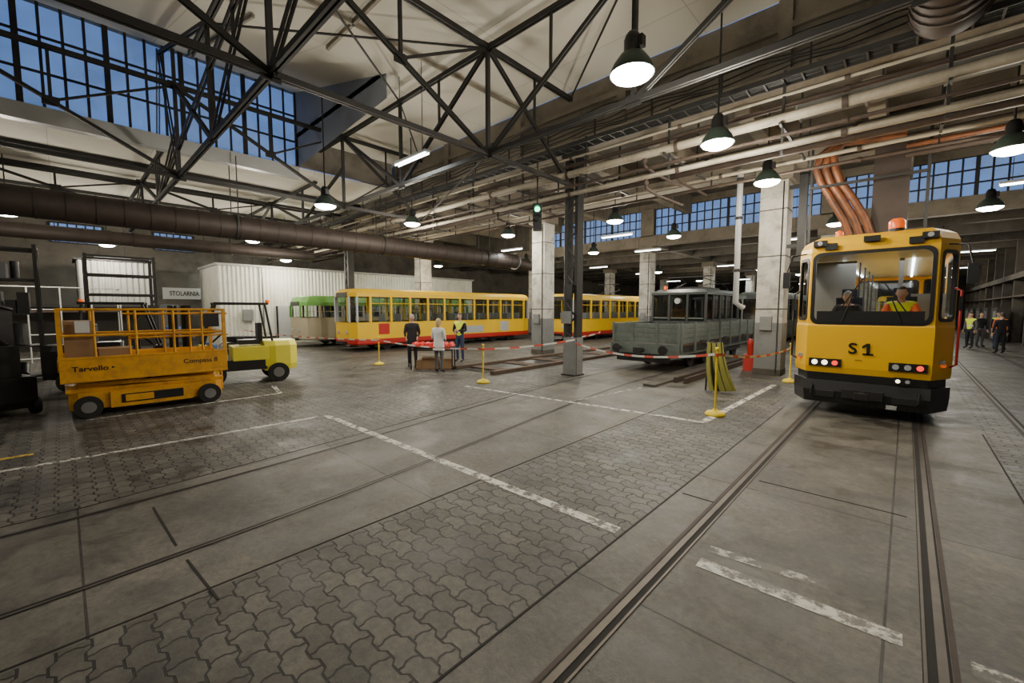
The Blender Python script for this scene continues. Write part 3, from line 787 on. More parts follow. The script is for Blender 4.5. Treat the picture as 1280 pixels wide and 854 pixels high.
for s in (-1,1):
    x=s*.56
    b.bb(x-.24,x+.24,-.03,.02,.86,1.0,M_blk)
    for dx,m in ((-.15,M_headl if s<0 else M_lgrey),(0,M_headl if s<0 else M_lgrey),(.15,M_redl)):
        b.tube([(x+dx,-.03,.93),(x+dx,-.045,.93)],.045,m,14)
    b.bb(x-.09,x+.09,-.02,.02,2.98,3.09,M_blk)
    b.box((s*.72,.02,3.1),(.2,.12,.1),M_blk); b.tube([(s*.72,-.04,3.1),(s*.72,-.055,3.1)],.038,M_lgrey,12)
    b.tube([(s*.98,.22,.98),(s*.99,.2,.98)],.035,M_orangel,10)
    b.tube([(s*1.06,.36,.95),(s*1.13,.3,1.0),(s*1.13,.3,2.2),(s*1.06,.36,2.25)],.018,M_red if s>0 else M_blk,8)
    b.tube([(s*.95,.2,2.95),(s*1.14,-.05,2.9),(s*1.2,-.12,2.6)],.014,M_blk,6)
    b.box((s*1.2,-.13,2.45),(.11,.06,.3),M_blk)
    b.box((s*1.13,.3,2.0),(.04,.1,.22),M_blk)
b.bb(.4,.62,-.1,-.06,.66,.76,M_blk); b.tube([(.45,-.1,.7),(.45,-.11,.7)],.03,M_headl,10); b.tube([(.57,-.1,.7),(.57,-.11,.7)],.03,M_lgrey,10)
b.box((0,.02,3.12),(.22,.1,.09),M_blk)
b.cyl((.3,.4,3.18),(.3,.4,3.3),.11,M_blk); b.lathe([(.11,0),(.115,.12),(.07,.17),(0,.18)],(.3,.4,3.3),M_orangel)
b.cyl((-.5,.5,3.2),(-.5,.5,3.27),.06,M_blk); b.lathe([(.06,0),(.06,.08),(0,.12)],(-.5,.5,3.27),M_orangel)
b.box((.3,2.5,3.3),(.9,1.4,.18),M_lgrey)
for s in (-1,1):
    b.tube([(s*.3,5.6,3.25),(s*.45,7.2,3.4),(s*.3,5.8,3.55)],.025,M_steel,6)
b.beam((-.7,5.8,3.55),(.7,5.8,3.55),.06,.05,M_steel)
b.tube([(-.35,-.0,1.66),(-.2,-.03,2.2)],.01,M_blk,6); b.beam((-.35,-.03,1.95),(-.05,-.03,2.5),.02,.02,M_blk)
b.tube([(.45,-.0,1.66),(.3,-.03,2.1)],.01,M_blk,6); b.beam((.5,-.03,1.85),(.2,-.03,2.35),.02,.02,M_blk)
b.bb(-.72,.72,-.002,.06,1.66,1.87,M_blk)
b.build('fittings',T)
b=MB()
b.bb(-1.0,1.0,.15,8.9,1.0,1.06,M_int); b.bb(-.8,.8,.1,.5,1.6,1.72,M_blk); b.bb(-.7,.7,.14,.2,1.1,1.6,M_int)
def seat(x,y,z=1.06):
    b.box((x,y,z+.42),(.42,.42,.1),M_seat); b.box((x,y+.22,z+.75),(.42,.09,.65),M_seat); b.cyl((x,y,z),(x,y,z+.4),.05,M_steel); b.box((x,y+.22,z+1.15),(.24,.08,.18),M_seat)
seat(.42,.85); seat(-.35,1.0)
b.bb(-1.02,-.3,1.6,1.66,1.06,2.9,M_int); b.bb(.35,1.02,1.6,1.66,1.06,2.2,M_int); b.bb(.35,.42,1.6,1.66,2.2,2.9,M_int)
for y in (2.5,4,5.5,7): 
    b.tube([(-.3,y,1.06),(-.3,y,2.94)],.018,M_steel,6)
for y in (3,4.4,5.8): 
    b.box((.7,y,1.5),(.5,.5,.1),M_int); b.box((.7,y+.25,1.85),(.5,.06,.6),M_int)
b.bb(-.9,-.5,2.2,5.0,1.06,1.9,M_lgrey); b.bb(-.95,-.75,5.5,7,1.06,2.6,M_int)
for s in (-.55,.55): b.tube([(s,2,2.9),(s,8,2.9)],.022,M_tube,8)
b.bb(-1,1,.3,8.8,2.925,2.935,M_lgrey)
b.build('interior',T)
ld=bpy.data.lights.new('cabin_light','AREA'); ld.energy=70; ld.size=1.2; ld.size_y=6; ld.shape='RECTANGLE'
lo=bpy.data.objects.new('cabin_light',ld); COL.objects.link(lo); lo.parent=T; lo.location=(0,4.0,2.85)
text('fleet_letter','S',(-.17,-.012,1.2),(R(90),0,0),.27,M_blk,T,1.05,bold=.004)
b=MB()
one=[(.0,.0),(.045,.0),(.045,.2),(.0,.2),(-.06,.15),(-.06,.11),(.0,.148)]
b.plate(one,[],lambda u,v,w:(.02+u,-.016+w,1.105+v),M_blk,.006)
b.plate([(-.05,0),(.095,0),(.095,.03),(-.05,.03)],[],lambda u,v,w:(.02+u,-.016+w,1.1+v),M_blk,.006)
b.build('fleet_numeral',T)
text('maker_plate','•••••',(-.08,-.012,1.0),(R(90),0,0),.06,M_blk,T)
sit={'pel':(0,.05,.95),'hipr':(-.1,.0,.93),'hipl':(.1,.0,.93),'knr':(-.14,-.42,.93),'knl':(.14,-.42,.93),'anr':(-.14,-.42,.52),'anl':(.14,-.42,.52),'tor':(-.14,-.57,.47),'tol':(.14,-.57,.47),
     'sp':(0,.04,1.12),'ch':(0,-.05,1.3),'nk':(0,-.1,1.43),'hd':(0,-.16,1.53),'shr':(-.18,-.06,1.37),'shl':(.18,-.06,1.37),'elr':(-.25,-.2,1.15),'ell':(.25,-.2,1.15),'wrr':(-.15,-.42,1.15),'wrl':(.15,-.42,1.15)}
d=person('driver_in_hivis',(.42,.85,.62),0,1.76,sit,top=M_cor,legs=M_cnav,vest=M_chv,hair=M_haird)
d.parent=T
d=person('passenger_dark',(-.35,1.0,.62),0,1.7,sit,top=M_cblk,legs=M_cgry,hair=M_hairg); d.parent=T

# ------------------------------------------------------------------ generic tram
def tram(name,loc,L=12,W=2.2,z=(.3,.55,1.32,2.48,2.85),mats=(M_yel2,M_yel2,M_red),nw=9,glass=M_glass,stripe=None,panto=False,front=M_lgrey):
    Tn=grp(name,loc); lower,roof,skirt=mats; h=W/2
    def pl(s=1,d=0): return [(-.62*h*s,d),(.62*h*s,d),(.9*h*s,.22+d),(h*s,.8),(h*s,L-.8),(.9*h*s,L-.22-d),(.62*h*s,L-d),(-.62*h*s,L-d),(-.9*h*s,L-.22-d),(-h*s,L-.8),(-h*s,.8),(-.9*h*s,.22+d)]
    b=MB()
    b.loft([(pl(.97,.04),z[0]),(pl(1),z[0]+.06),(pl(1),z[1])],skirt)
    b.loft([(pl(1),z[1]),(pl(1),z[2])],lower)
    b.loft([(pl(1.01,-.01),z[2]-.03),(pl(1.01,-.01),z[2])],lower)
    b.loft([(pl(1),z[3]),(pl(1),z[3]+.16),(pl(.93,.15),z[4]-.06),(pl(.8,.3),z[4])],roof)
    step=(L-1.6)/nw
    for s in (-1,1):
        for i in range(nw+1):
            y=.8+i*step; b.bb(s*h-.045,s*h+.045,y-.05,y+.05,z[2],z[3],lower)
        b.add([(s*(h-.02),.8,z[2]),(s*(h-.02),L-.8,z[2]),(s*(h-.02),L-.8,z[3]),(s*(h-.02),.8,z[3])],[(0,1,2,3)],glass)
        b.beam((s*(h-.01),.8,z[3]-.3),(s*(h-.01),L-.8,z[3]-.3),.03,.03,lower)
        for e,sg in ((0,1),(L,-1)):
            for px,py in ((.62*h,0),(.9*h,.22)): b.bb(s*px-.04,s*px+.04,e+sg*py-.04,e+sg*py+.04,z[2],z[3],front)
    for e,sg in ((0,1),(L,-1)):
        b.add([(-.62*h,e,z[2]),(.62*h,e,z[2]),(.62*h,e,z[3]),(-.62*h,e,z[3])],[(0,1,2,3)],glass)
        b.bb(-.5,.5,e-.03,e+.03,z[3]-.02,z[3]+.2,M_blk)
        for s in (-1,1): b.tube([(s*.4,e,.85),(s*.4,e-sg*.04,.85)],.08,M_lgrey,12)
        b.bb(-.35,.35,e-.18,e+.18,.33,.45,M_blk)
    b.build('body',Tn)
    b=MB()
    b.bb(-h+.1,h-.1,.4,L-.4,z[1]+.1,z[1]+.15,M_int)
    y=1.4
    while y<L-1:
        for s in (-1,1):
            b.box((s*(h-.38),y,z[1]+.55),(.55,.42,.07),M_int); b.box((s*(h-.38),y+.22,z[1]+.85),(.55,.05,.6),M_int)
            b.tube([(s*(h-.62),y+.22,z[1]+.15),(s*(h-.62),y+.22,z[3])],.017,M_postY,6)
        y+=.85
    for y in (1.8,3.2,L-3.2,L-1.8):
        for s in (-1,1): b.cyl((s*.68,y,.31),(s*.78,y,.31),.3,M_steel,20)
    for y in (2.5,L-2.5): b.bb(-.85,.85,y-1.1,y+1.1,.2,.42,M_blk)
    b.bb(-.6,.6,4,L-4,.18,.42,M_blk)
    b.build('underframe_and_seats',Tn)
    if panto:
        b=MB(); y=L/2
        b.bb(-.6,.6,y-.8,y+.8,z[4],z[4]+.08,M_steel)
        for s in (-1,1): b.tube([(s*.4,y-.7,z[4]+.08),(s*.5,y+.6,z[4]+.45),(s*.3,y-.1,z[4]+.8)],.02,M_steel,6)
        b.beam((-.8,y-.1,z[4]+.8),(.8,y-.1,z[4]+.8),.06,.04,M_steel)
        b.build('pantograph',Tn)
    return Tn
t1=tram('yellow_tram',(-18.9,8.8,0),12.1,2.2,nw=10)
b=MB(); b.bb(1.1,1.112,1.2,1.75,.75,1.25,M_red); b.bb(1.1,1.112,5.6,7.8,.62,1.0,M_lgrey); b.bb(1.1,1.11,9.2,9.9,.62,1.2,M_lgrey); b.build('side_panels',t1)
tram('yellow_tram',(-15.4,20.5,0),12,2.2,nw=9,panto=True)
tram('green_tram',(-22.9,8.2,0),11,2.2,(.35,.6,1.5,2.1,2.6),(M_beige,M_green,M_beige),8,front=M_green)
tram('dark_red_tram',(-9.6,25.0,0),12,2.2,mats=(M_red,M_lgrey,M_red),nw=9,panto=True,glass=M_gdark)
tram('dark_red_tram',(-5.9,25.5,0),12,2.2,mats=(M_wagd,M_wag,M_blk),nw=9,glass=M_gdark,panto=True,front=M_wag)
tram('yellow_tram',(-15.4,37,0),12,2.2,nw=9)
tram('yellow_tram',(-.5,40,0),12,2.2,nw=9)

# ------------------------------------------------------------------ works wagon
Wg=grp('works_wagon',(-5.9,12.3,0))
b=MB()
b.bb(-1.05,1.05,0,8.2,.62,.8,M_steel)
for s in (-1,1): b.bb(s*.95-.06,s*.95+.06,-.02,8.2,.5,.8,M_wag)
b.bb(-1.1,1.1,-.1,.02,.52,.86,M_wag); b.bb(-1.1,1.1,8.15,8.3,.52,.86,M_wag)
b.bb(-1.08,1.08,0,8.2,.8,.86,M_wood)
b.bb(-.85,.85,-.14,-.08,.3,.55,M_blk)
b.cyl((0,-.1,.66),(0,-.45,.66),.07,M_steel); b.bb(-.12,.12,-.5,-.42,.56,.76,M_steel)
for s in (-1,1):
    b.cyl((s*.75,-.1,.7),(s*.75,-.35,.7),.05,M_steel); b.cyl((s*.75,-.35,.7),(s*.75,-.38,.7),.14,M_steel)
def side(x0,y0,x1,y1):
    for k in range(4):
        z0=.88+k*.15
        b.beam((x0,y0,z0+.07),(x1,y1,z0+.07),.045,.138,M_wag)
for s in (-1,1):
    side(s*1.08,.05,s*1.08,8.15)
    for y in (.1,1.2,2.4,3.6,4.8,6.0,7.1,8.1): b.bb(s*1.12-.025,s*1.12+.025,y-.04,y+.04,.6,1.5,M_wag)
    for y in (1.8,4.2,6.6): b.beam((s*1.125,y-.2,.9),(s*1.125,y+.2,.9),.02,.06,M_blk)
side(-1.08,.03,1.08,.03); side(-1.08,8.17,1.08,8.17)
for x in (-1.05,-.4,.4,1.05): b.bb(x-.035,x+.035,-.02,.0,.6,1.5,M_wag)
b.build('flatbed',Wg,bevel=.006)
b=MB()
y0,y1=2.6,6.2
b.bb(-.95,.95,y0,y1,.86,1.55,M_wagd)
pc=[(-.98,y0-.05),(.98,y0-.05),(.98,y1+.05),(-.98,y1+.05)]; pc2=[(-.8,y0+.2),(.8,y0+.2),(.8,y1-.2),(-.8,y1-.2)]
b.loft([(pc,2.42),(pc,2.5),(pc2,2.62)],M_wagd)
for x in (-.93,-.32,.32,.93):
    for y in (y0,y1): b.bb(x-.035,x+.035,y-.03,y+.03,1.5,2.45,M_wagd)
for s in (-1,1):
    for i in range(6): 
        y=y0+(y1-y0)*i/5; b.bb(s*.93-.03,s*.93+.03,y-.035,y+.035,1.5,2.45,M_wagd)
    b.add([(s*.92,y0,1.5),(s*.92,y1,1.5),(s*.92,y1,2.45),(s*.92,y0,2.45)],[(0,1,2,3)],M_gdark)
for y in (y0,y1): b.add([(-.93,y,1.5),(.93,y,1.5),(.93,y,2.45),(-.93,y,2.45)],[(0,1,2,3)],M_gdark)
for s in (-.62,0,.62): b.bb(s-.25,s+.25,y0-.035,y0-.025,1.58,1.62,M_wag)
b.tube([(0,y0-.02,2.2),(0,y0-.12,2.2)],.1,M_lgrey,14)
b.bb(-.3,.3,y0+.5,y0+.9,.9,1.9,M_blk)
b.bb(-.5,.5,y0+.8,y1-.8,2.62,2.72,M_steel)
for s in (-1,1): b.tube([(s*.4,3.4,2.7),(s*.55,4.7,2.95),(s*.35,3.6,3.1)],.02,M_steel,6)
b.beam((-.8,3.6,3.1),(.8,3.6,3.1),.05,.04,M_steel)
b.cyl((-.6,y0+.3,2.6),(-.6,y0+.3,2.75),.06,M_orangel)
b.build('cab',Wg)
b=MB()
for y in (1.8,3.2,5.2,6.6):
    for s in (-1,1): b.cyl((s*.66,y,.33),(s*.78,y,.33),.32,M_steel,24); b.cyl((s*.78,y,.33),(s*.82,y,.33),.12,M_rust,12)
for y in (2.5,5.9):
    for s in (-1,1): b.bb(s*.86-.05,s*.86+.05,y-1.0,y+1.0,.3,.45,M_blk)
b.bb(-.6,.6,.4,7.8,.38,.62,M_blk)
for s in (-1,1):b.bb(s*.9-.1,s*.9+.1,3.7,4.7,.35,.6,M_blk)
b.build('running_gear',Wg)

# ------------------------------------------------------------------ scissor lift
S=grp('scissor_lift',(-10.95,1.12,0))
b=MB()
ch=[(-.42,-1.12),(.42,-1.12),(.5,-1.0),(.5,1.0),(.42,1.12),(-.42,1.12),(-.5,1.0),(-.5,-1.0)]
b.loft([(ch,.14),(ch,.44)],M_liftY)
b.bb(.5,.56,-.6,.6,.13,.42,M_liftY); b.bb(-.56,-.5,-.6,.6,.13,.42,M_liftY)
b.bb(.56,.575,-.45,.45,.2,.36,M_blk) ; b.bb(.57,.58,-.4,.0,.22,.34,M_liftY)
b.bb(-.45,.45,-1.15,1.15,.44,.5,M_liftY)
for k in range(3):
    for s in (-1,1):
        z=.52+k*.11
        b.beam((s*.34,-1.0,z),(s*.34,1.0,z+.07),.05,.07,M_liftY); b.beam((s*.42,-1.0,z+.07),(s*.42,1.0,z),.05,.07,M_liftY)
    b.cyl((-.44,0,.56+k*.11),(.44,0,.56+k*.11),.03,M_steel,10)
b.cyl((-.1,-.8,.55),(.0,.6,.8),.05,M_steel)
b.bb(-.6,.6,-1.2,1.2,.84,.9,M_liftY)
for s in (-1,1):
    b.bb(s*.6-.015,s*.6+.015,-1.2,1.2,.66,1.06,M_liftY)
    b.bb(s*.615-.01,s*.615+.01,-1.2,1.2,1.04,1.08,M_liftY); b.bb(s*.615-.01,s*.615+.01,-1.2,1.2,.64,.68,M_liftY)
for y in (-1.2,1.2): b.bb(-.6,.6,y-.015,y+.015,.84,1.02,M_liftY)
b.build('chassis_and_deck',S,bevel=.008)
b=MB()
for s in (-1,1):
    for y in (-1.18,-.75,-.2,.35,.8,1.18): b.tube([(s*.59,y,.9),(s*.59,y,1.9)],.02,M_liftY,8)
    for z in (1.45,1.9): b.tube([(s*.59,-1.18,z),(s*.59,1.18,z)],.022,M_liftY,8)
    for z in (1.38,1.82): b.tube([(s*.53,-.3,z),(s*.53,1.25,z)],.018,M_liftY,8)
    b.bb(s*.59-.02,s*.59+.02,-1.2,-1.14,.9,1.92,M_liftY); b.bb(s*.59-.02,s*.59+.02,1.14,1.2,.9,1.92,M_liftY)
    for y in (-.88,.88):
        b.cyl((s*.44,y,.19),(s*.6,y,.19),.19,M_rub,24); b.cyl((s*.6,y,.19),(s*.61,y,.19),.1,M_hub,16)
for y in (-1.18,1.18):
    for z in (1.45,1.9): b.tube([(-.59,y,z),(.59,y,z)],.022,M_liftY,8)
for z in (.3,.55,.8): b.tube([(-.2,1.18,z),(.2,1.18,z)],.015,M_liftY,6)
for s in (-.2,.2): b.tube([(s,1.18,.2),(s,1.18,.9)],.015,M_liftY,6)
b.bb(.3,.56,.85,1.1,1.55,1.82,M_blk); b.bb(-.3,.45,-1.12,-.75,.9,1.7,M_card); b.bb(.0,.5,-.7,-.3,.9,1.2,M_card)
b.bb(.6,.625,-.98,-.8,1.5,1.7,M_plate)
b.tube([(.4,-.1,.92),(.42,.2,1.0),(.3,.5,.93)],.03,M_blk,6)
b.build('guard_rails_and_wheels',S)
text('maker_name','Tarvello ▸',(.617,-.78,.87),(R(90),0,R(90)),.125,M_blk,S,1.1,bold=.002)
text('model_name','Compass 8',(.617,.75,.88),(R(90),0,R(90)),.125,M_blk,S,1.0,bold=.001)

# ------------------------------------------------------------------ forklift
def forklift(loc,rz,body):
    F=grp('forklift',loc,rz); b=MB()
    cw=[(-.5,.55),(.5,.55),(.55,.8),(.5,1.15),(.3,1.35),(-.3,1.35),(-.5,1.15),(-.55,.8)]
    b.loft([([(x*.94,y*.98) for x,y in cw],.3),(cw,.45),(cw,.95),([(x*.9,y*.97) for x,y in cw],1.08)],body)
    b.bb(-.5,.5,-.7,.6,.35,.62,M_blk); b.bb(-.52,.52,-.15,.75,.6,.95,body); b.bb(-.5,.5,-.8,-.65,.35,1.0,body)
    b.box((0,.25,1.05),(.48,.48,.12),M_blk); b.box((0,.5,1.3),(.48,.1,.5),M_blk)
    b.tube([(0,-.6,1.0),(0,-.35,1.25)],.025,M_blk,8); b.lathe([(.15,0),(.165,.012),(.15,.024),(.135,.012),(.15,0)],(0,-.34,1.25),M_blk)
    for s in (-1,1):
        b.tube([(s*.45,.75,1.0),(s*.44,.6,2.05)],.03,M_blk,8); b.tube([(s*.45,-.75,.95),(s*.43,-.45,2.05)],.03,M_blk,8)
        b.beam((s*.43,-.5,2.05),(s*.43,.68,2.05),.06,.06,M_blk)
        b.cyl((s*.38,-.6,.3),(s*.56,-.6,.3),.3,M_rub,24); b.cyl((s*.56,-.6,.3),(s*.57,-.6,.3),.16,body,16)
        b.cyl((s*.38,.85,.25),(s*.56,.85,.25),.25,M_rub,24); b.cyl((s*.56,.85,.25),(s*.57,.85,.25),.13,M_hub,16)
        b.bb(s*.3-.05,s*.3+.05,-1.05,-.93,.05,2.0,M_blk); b.bb(s*.22-.04,s*.22+.04,-1.12,-1.03,.08,2.0,M_blk)
        b.bb(s*.28-.05,s*.28+.05,-2.1,-1.1,.03,.07,M_steel); b.bb(s*.28-.05,s*.28+.05,-1.16,-1.1,.03,.55,M_steel)
    for i in range(7): y=-.45+i*.18; b.beam((-.43,y,2.05),(.43,y,2.05),.03,.03,M_blk)
    for z in (.4,1.2,1.95): b.beam((-.32,-1.0,z),(.32,-1.0,z),.05,.08,M_blk)
    b.cyl((0,-1.0,.1),(0,-1.0,1.7),.04,M_steel); b.bb(-.45,.45,-1.14,-1.1,.25,.35,M_steel); b.bb(-.45,.45,-1.14,-1.1,.5,.6,M_steel)
    b.tube([(.2,.7,2.05),(.2,.7,2.15)],.05,M_orangel,10)
    b.build('truck',F,bevel=.012)
forklift((-12.75,3.1,0),R(-8),M_fork)
forklift((-14.3,1.0,0),R(170),M_blk)

# ------------------------------------------------------------------ barriers
def bpost(x,y,h=1.0,s=1.0):
    b=MB()
    b.lathe([(0,.0),(.17*s,.0),(.17*s,.03),(.13*s,.07),(.05,.09),(.03,.12)],(x,y,0),M_postY)
    b.cyl((x,y,.05),(x,y,h),.02,M_postY,10); b.sph((x,y,h),.035,M_postY)
    b.cyl((x,y,h-.14),(x,y,h-.08),.03,M_tr,10)
    b.build('barrier_post')
posts=[(-13.2,7.4,.95),(-7.95,7.4,.98),(-2.43,7.95,1.2),(-2.15,12.95,1.0)]
for x,y,h in posts: bpost(x,y,h)
def tape(p,q,sag=.1):
    p=Vector(p);q=Vector(q);L=(q-p).length;n=max(6,int(L/.14));b=MB()
    pt=lambda t:p.lerp(q,t)-Vector((0,0,sag*4*t*(1-t)))
    for i in range(n):
        a=pt(i/n);c_=pt((i+1)/n); b.beam(a,c_,.004,.045,M_tr if i%5<2 else M_tw)
    b.build('barrier_tape')
tape((-24.5,6.3,.85),(-13.25,7.4,.85),.1); tape((-13.15,7.4,.85),(-8.0,7.4,.88),.08); tape((-7.9,7.4,.88),(-6.8,9.85,1.05),.05)
tape((-6.75,9.85,.95),(-2.47,7.95,1.1),.18); tape((-2.4,7.97,1.1),(-2.15,12.9,.9),.12); tape((-7.15,10.35,1.1),(-7.4,12.2,1.15),.05)
b=MB()
vs=[];nx=14
for j in range(9):
    t=j/8
    for i in range(nx):
        u=i/(nx-1)-.5
        vs.append((u*(.34+.24*t)+.03*math.sin(i*1.9)*t+.16*t*t,.05*math.cos(i*2.2)*t-.15*t, 1.12-1.1*t**.9+.04*abs(u)))
for j in range(8):
    for i in range(nx-1):
        b.add([vs[j*nx+i],vs[j*nx+i+1],vs[(j+1)*nx+i+1],vs[(j+1)*nx+i]],[(0,1,2,3)],M_drape if i%4!=3 else M_blk,True)
for s in (-.15,.15): b.tube([(s,.08,0),(s*.8,.05,1.12)],.02,M_steel,8)
b.tube([(-.18,.05,1.12),(.18,.05,1.12)],.025,M_steel,8)
b.build('draped_cover_stand',loc=(-3.2,10.3,0),rz=R(35))

# ------------------------------------------------------------------ table, helmets, boxes
b=MB()
b.box((0,0,.72),(1.4,.65,.035),M_blk)
for sx in (-.65,.65):
    for sy in (-.28,.28): b.bb(sx-.018,sx+.018,sy-.018,sy+.018,0,.71,M_steel)
b.beam((-.65,-.28,.62),(.65,-.28,.62),.02,.04,M_steel); b.beam((-.65,.28,.62),(.65,.28,.62),.02,.04,M_steel)
b.build('folding_table',loc=(-11.05,8.1,0),rz=R(43))
b=MB()
for i in range(7):
    for j in range(3):
        x=-.56+i*.19; y=-.2+j*.2
        b.sph((x,y,.738+.0),(.085,.095,.13),M_helm,10,8,keep=lambda c_:c_.z>-.01); b.lathe([(.09,0),(.11,0),(.11,.008),(.085,.02)],(x,y,.74),M_helm,12)
b.build('red_hard_hats',loc=(-11.05,8.1,0),rz=R(43))
b=MB()
b.box((-.1,0,.2),(.5,.4,.38),M_card); b.box((-.1,0,.395),(.52,.06,.01),M_beige); b.box((.42,.05,.17),(.36,.36,.32),M_card); b.box((-.45,.0,.15),(.18,.35,.28),M_card)
b.box((-.1,-.21,.34),(.5,.02,.1),M_card,rx=.5)
b.build('cardboard_boxes',loc=(-11.0,8.1,0),rz=R(43))

# ------------------------------------------------------------------ sheds on the left
def corr(b,x,y0,y1,z0,z1,m,step=.2,amp=.05):
    n=int((y1-y0)/(step/4)); vs=[]
    for i in range(n+1):
        k=i%4; dx=amp if k in(1,2) else 0; y=y0+(y1-y0)*i/n; vs+=[(x+dx,y,z0),(x+dx,y,z1)]
    b.add(vs,[(2*i,2*i+2,2*i+3,2*i+1) for i in range(n)],m)
b=MB(); corr(b,-26,5.6,23,.0,4.2,M_corr)
b.bb(-30,-26.02,5.6,23,0,4.18,M_corr); b.bb(-30,-25.85,5.5,23.1,4.18,4.3,M_corrg)
b.bb(-25.93,-25.88,8.2,9.1,0,2.1,M_lgrey); b.bb(-25.9,-25.86,8.25,8.35,.0,2.1,M_blk); b.bb(-25.92,-25.85,10.5,14,1.3,2.6,M_gdark)
b.tube([(-25.8,7.6,0),(-25.8,7.6,4.2)],.04,M_galv,8); b.bb(-25.9,-25.75,6.6,7.1,1.3,1.9,M_grey)
b.build('corrugated_workshop_shed')
b=MB(); corr(b,-28,.6,3.3,2.1,4.2,M_corrg,.22); b.bb(-30.5,-28.02,.6,3.3,2.1,4.2,M_corrg)
b.bb(-30.5,-27.9,.5,3.4,4.2,4.3,M_steel); b.bb(-30.5,-27.8,-2.5,3.4,2.0,2.12,M_steel)
for y in (-2.4,.6,3.3): b.bb(-28.05,-27.9,y-.06,y+.06,0,2.05,M_steel)
b.bb(-30.4,-29.5,-2,3.3,0,2.0,M_wdark)
b.build('mezzanine_cabin')
b=MB()
for z in (.15,1.0,1.9,2.7):
    b.tube([(-22.5,-1.6,z),(-22.5,1.6,z)],.025,M_plate,6)
for y in (-1.6,-.8,0,.8,1.6): b.tube([(-22.5,y,0),(-22.5,y,2.7)],.025,M_plate,6)
for y in (-1.6,1.6):
    for z in (1.9,2.7): b.tube([(-22.5,y,z),(-23.6,y,z)],.025,M_plate,6)
    b.tube([(-23.6,y,0),(-23.6,y,2.7)],.025,M_plate,6)
b.bb(-23.6,-22.5,-1.6,1.6,1.8,1.85,M_wood)
b.build('white_scaffold_platform')
b=MB(); b.bb(-31.2,-31.0,3.7,7.4,0,4.0,M_wall); b.bb(-31.02,-30.96,3.85,4.7,0,2.2,M_grey); b.build('door_surround_wall')
sg=grp('joinery_sign',(-30.98,5.2,0)); b=MB(); b.bb(0,.03,-1.2,.85,2.5,3.15,M_plate); b.build('plate',sg)
text('lettering','STOLARNIA',(.035,-.2,2.82),(R(90),0,R(90)),.36,M_blk,sg,.72,bold=.008)
b=MB()
for i in range(5):
    for j in range(3): b.bb(-.9+i*.36,-.58+i*.36,-.3,.3,j*.26,j*.26+.23,M_wagd if (i+j)%2 else M_blk)
b.build('stacked_crates',loc=(-20.6,5.6,0),rz=R(50))
b=MB()
for k in range(3):
    for i in range(3):
        n=20; pts=[(k*.55+.22*math.cos(2*math.pi*j/n),.06*i,.255+.22*math.sin(2*math.pi*j/n)) for j in range(n+1)]
        b.tube(pts,.035,M_blue if k!=1 else M_lgrey,6,cap=False)
b.build('hose_coils',loc=(-21.6,4.2,0.0),rz=R(60))
b=MB(); b.bb(-.9,.9,-.35,.35,.8,.86,M_wood)
for sx in (-.8,.8):
    for sy in (-.28,.28): b.bb(sx-.03,sx+.03,sy-.03,sy+.03,0,.8,M_steel)
b.bb(-.7,-.2,-.2,.2,.86,1.1,M_galv); b.bb(.1,.5,-.15,.2,.86,1.25,M_blue)
b.build('workbench',loc=(-20.5,2.6,0),rz=R(70))
b=MB()
for x in (-.5,.5):
    for y in (-.9,.9): b.bb(x-.04,x+.04,y-.04,y+.04,0,3.6,M_steel)
for z in (.15,.95,1.8,2.7,3.5):
    b.bb(-.5,.5,-.9,.9,z-.04,z,M_steel)
random.seed(3)
for z in (.15,.95,1.8,2.7):
    y=-.8
    while y<.6:
        wd=random.uniform(.2,.45); hh=random.uniform(.25,.6)
        m=random.choice([M_blk,M_rust,M_steel,M_cgry,M_blk,M_wagd])
        if random.random()<.4: b.cyl((random.uniform(-.1,.2),y+wd/2,z),(random.uniform(-.1,.2),y+wd/2,z+hh),wd*.4,m,14)
        else: b.bb(-.35,.45,y,y+wd*.85,z,z+hh,m)
        y+=wd
for y in (-.9,.9): b.beam((-.5,y,.2),(.5,y,1.8),.03,.03,M_steel); b.beam((.5,y,1.8),(-.5,y,3.5),.03,.03,M_steel)
b.build('storage_rack',loc=(-17.3,-1.3,0))
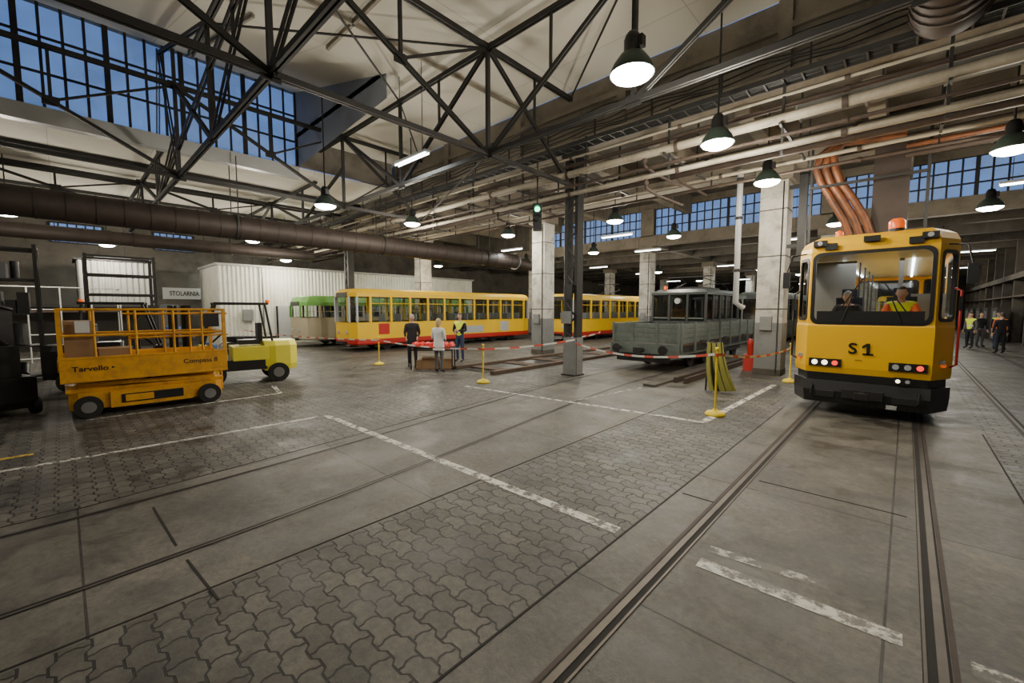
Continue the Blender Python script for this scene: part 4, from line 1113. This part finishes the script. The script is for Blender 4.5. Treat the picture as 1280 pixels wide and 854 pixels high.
# railed steel platform frame beside the rack
b=MB()
for y in (-.7,.7):
    for x in (-.4,.4): b.bb(x-.035,x+.035,y-.035,y+.035,0,3.4,M_steel)
for z in (1.1,2.3,2.85,3.35):
    for x in (-.4,.4): b.beam((x,-.7,z),(x,.7,z),.05,.05,M_steel)
    for y in (-.7,.7): b.beam((-.4,y,z),(.4,y,z),.05,.05,M_steel)
b.bb(-.4,.4,-.7,.7,2.28,2.34,M_wood); b.beam((.42,-.7,.1),(.42,.7,2.2),.04,.04,M_steel)
for k in range(7): b.beam((-.4,.72,.3+.3*k),(.4,.72,.3+.3*k),.03,.03,M_steel)
b.build('steel_access_platform',loc=(-16.4,1.2,0))
b=MB()
b.bb(-.6,.6,-.45,.45,.25,.7,M_blk); b.cyl((-.3,0,.7),(-.3,0,1.2),.22,M_rust); b.bb(0,.5,-.3,.3,.7,1.25,M_steel); b.tube([(-.3,0,1.2),(-.1,.1,1.5),(.3,.2,1.25)],.05,M_blk)
for sx in (-.45,.45):
    for sy in (-.45,.45): b.cyl((sx,sy-.05,.15),(sx,sy+.05,.15),.15,M_rub)
b.bb(-.5,.5,-.4,.4,.12,.27,M_steel); b.bb(-.1,.0,-.4,.4,.7,1.95,M_steel); b.tube([(0,-.4,1.9),(.1,0,2.05),(0,.4,1.9)],.03,M_blk)
b.build('machine_trolley',loc=(-11.9,-1.0,0),rz=R(20))
b=MB(); b.bb(-.15,.15,-.15,.15,0,.5,M_cred); b.lathe([(.08,0),(.09,.3),(.09,.4),(.04,.5)],(0,0,.5),M_red); b.build('fire_equipment_cabinet',loc=(-3.5,14.6,0))
b=MB()
for k in range(5):
    y=29+k*4; b.bb(3.8,4.25,y,y+2.2,0,2.0,M_wdark); b.bb(3.75,3.8,y+.1,y+1,.2,1.8,M_grey)
b.build('metal_lockers',loc=(0,8,0))

# ------------------------------------------------------------------ world, camera
wd=bpy.data.worlds.new('dusk_sky'); SC.world=wd; wd.use_nodes=True
n=wd.node_tree.nodes; l=wd.node_tree.links; bg=n['Background']
tc=n.new('ShaderNodeTexCoord'); sp=n.new('ShaderNodeSeparateXYZ'); l.new(tc.outputs['Generated'],sp.inputs[0])
cr=n.new('ShaderNodeValToRGB'); cr.color_ramp.elements[0].color=(.20,.34,.66,1); cr.color_ramp.elements[1].color=(.06,.15,.48,1)
l.new(sp.outputs['Z'],cr.inputs[0]); l.new(cr.outputs[0],bg.inputs['Color']); bg.inputs['Strength'].default_value=1.15

cd=bpy.data.cameras.new('camera'); cam=bpy.data.objects.new('camera',cd); COL.objects.link(cam)
cam.location=(0,0,1.9); cam.rotation_euler=(R(90-4.35),0,R(43.1)); cd.sensor_width=36; cd.lens=526/1280*36; cd.clip_start=.05; cd.clip_end=300
SC.camera=cam
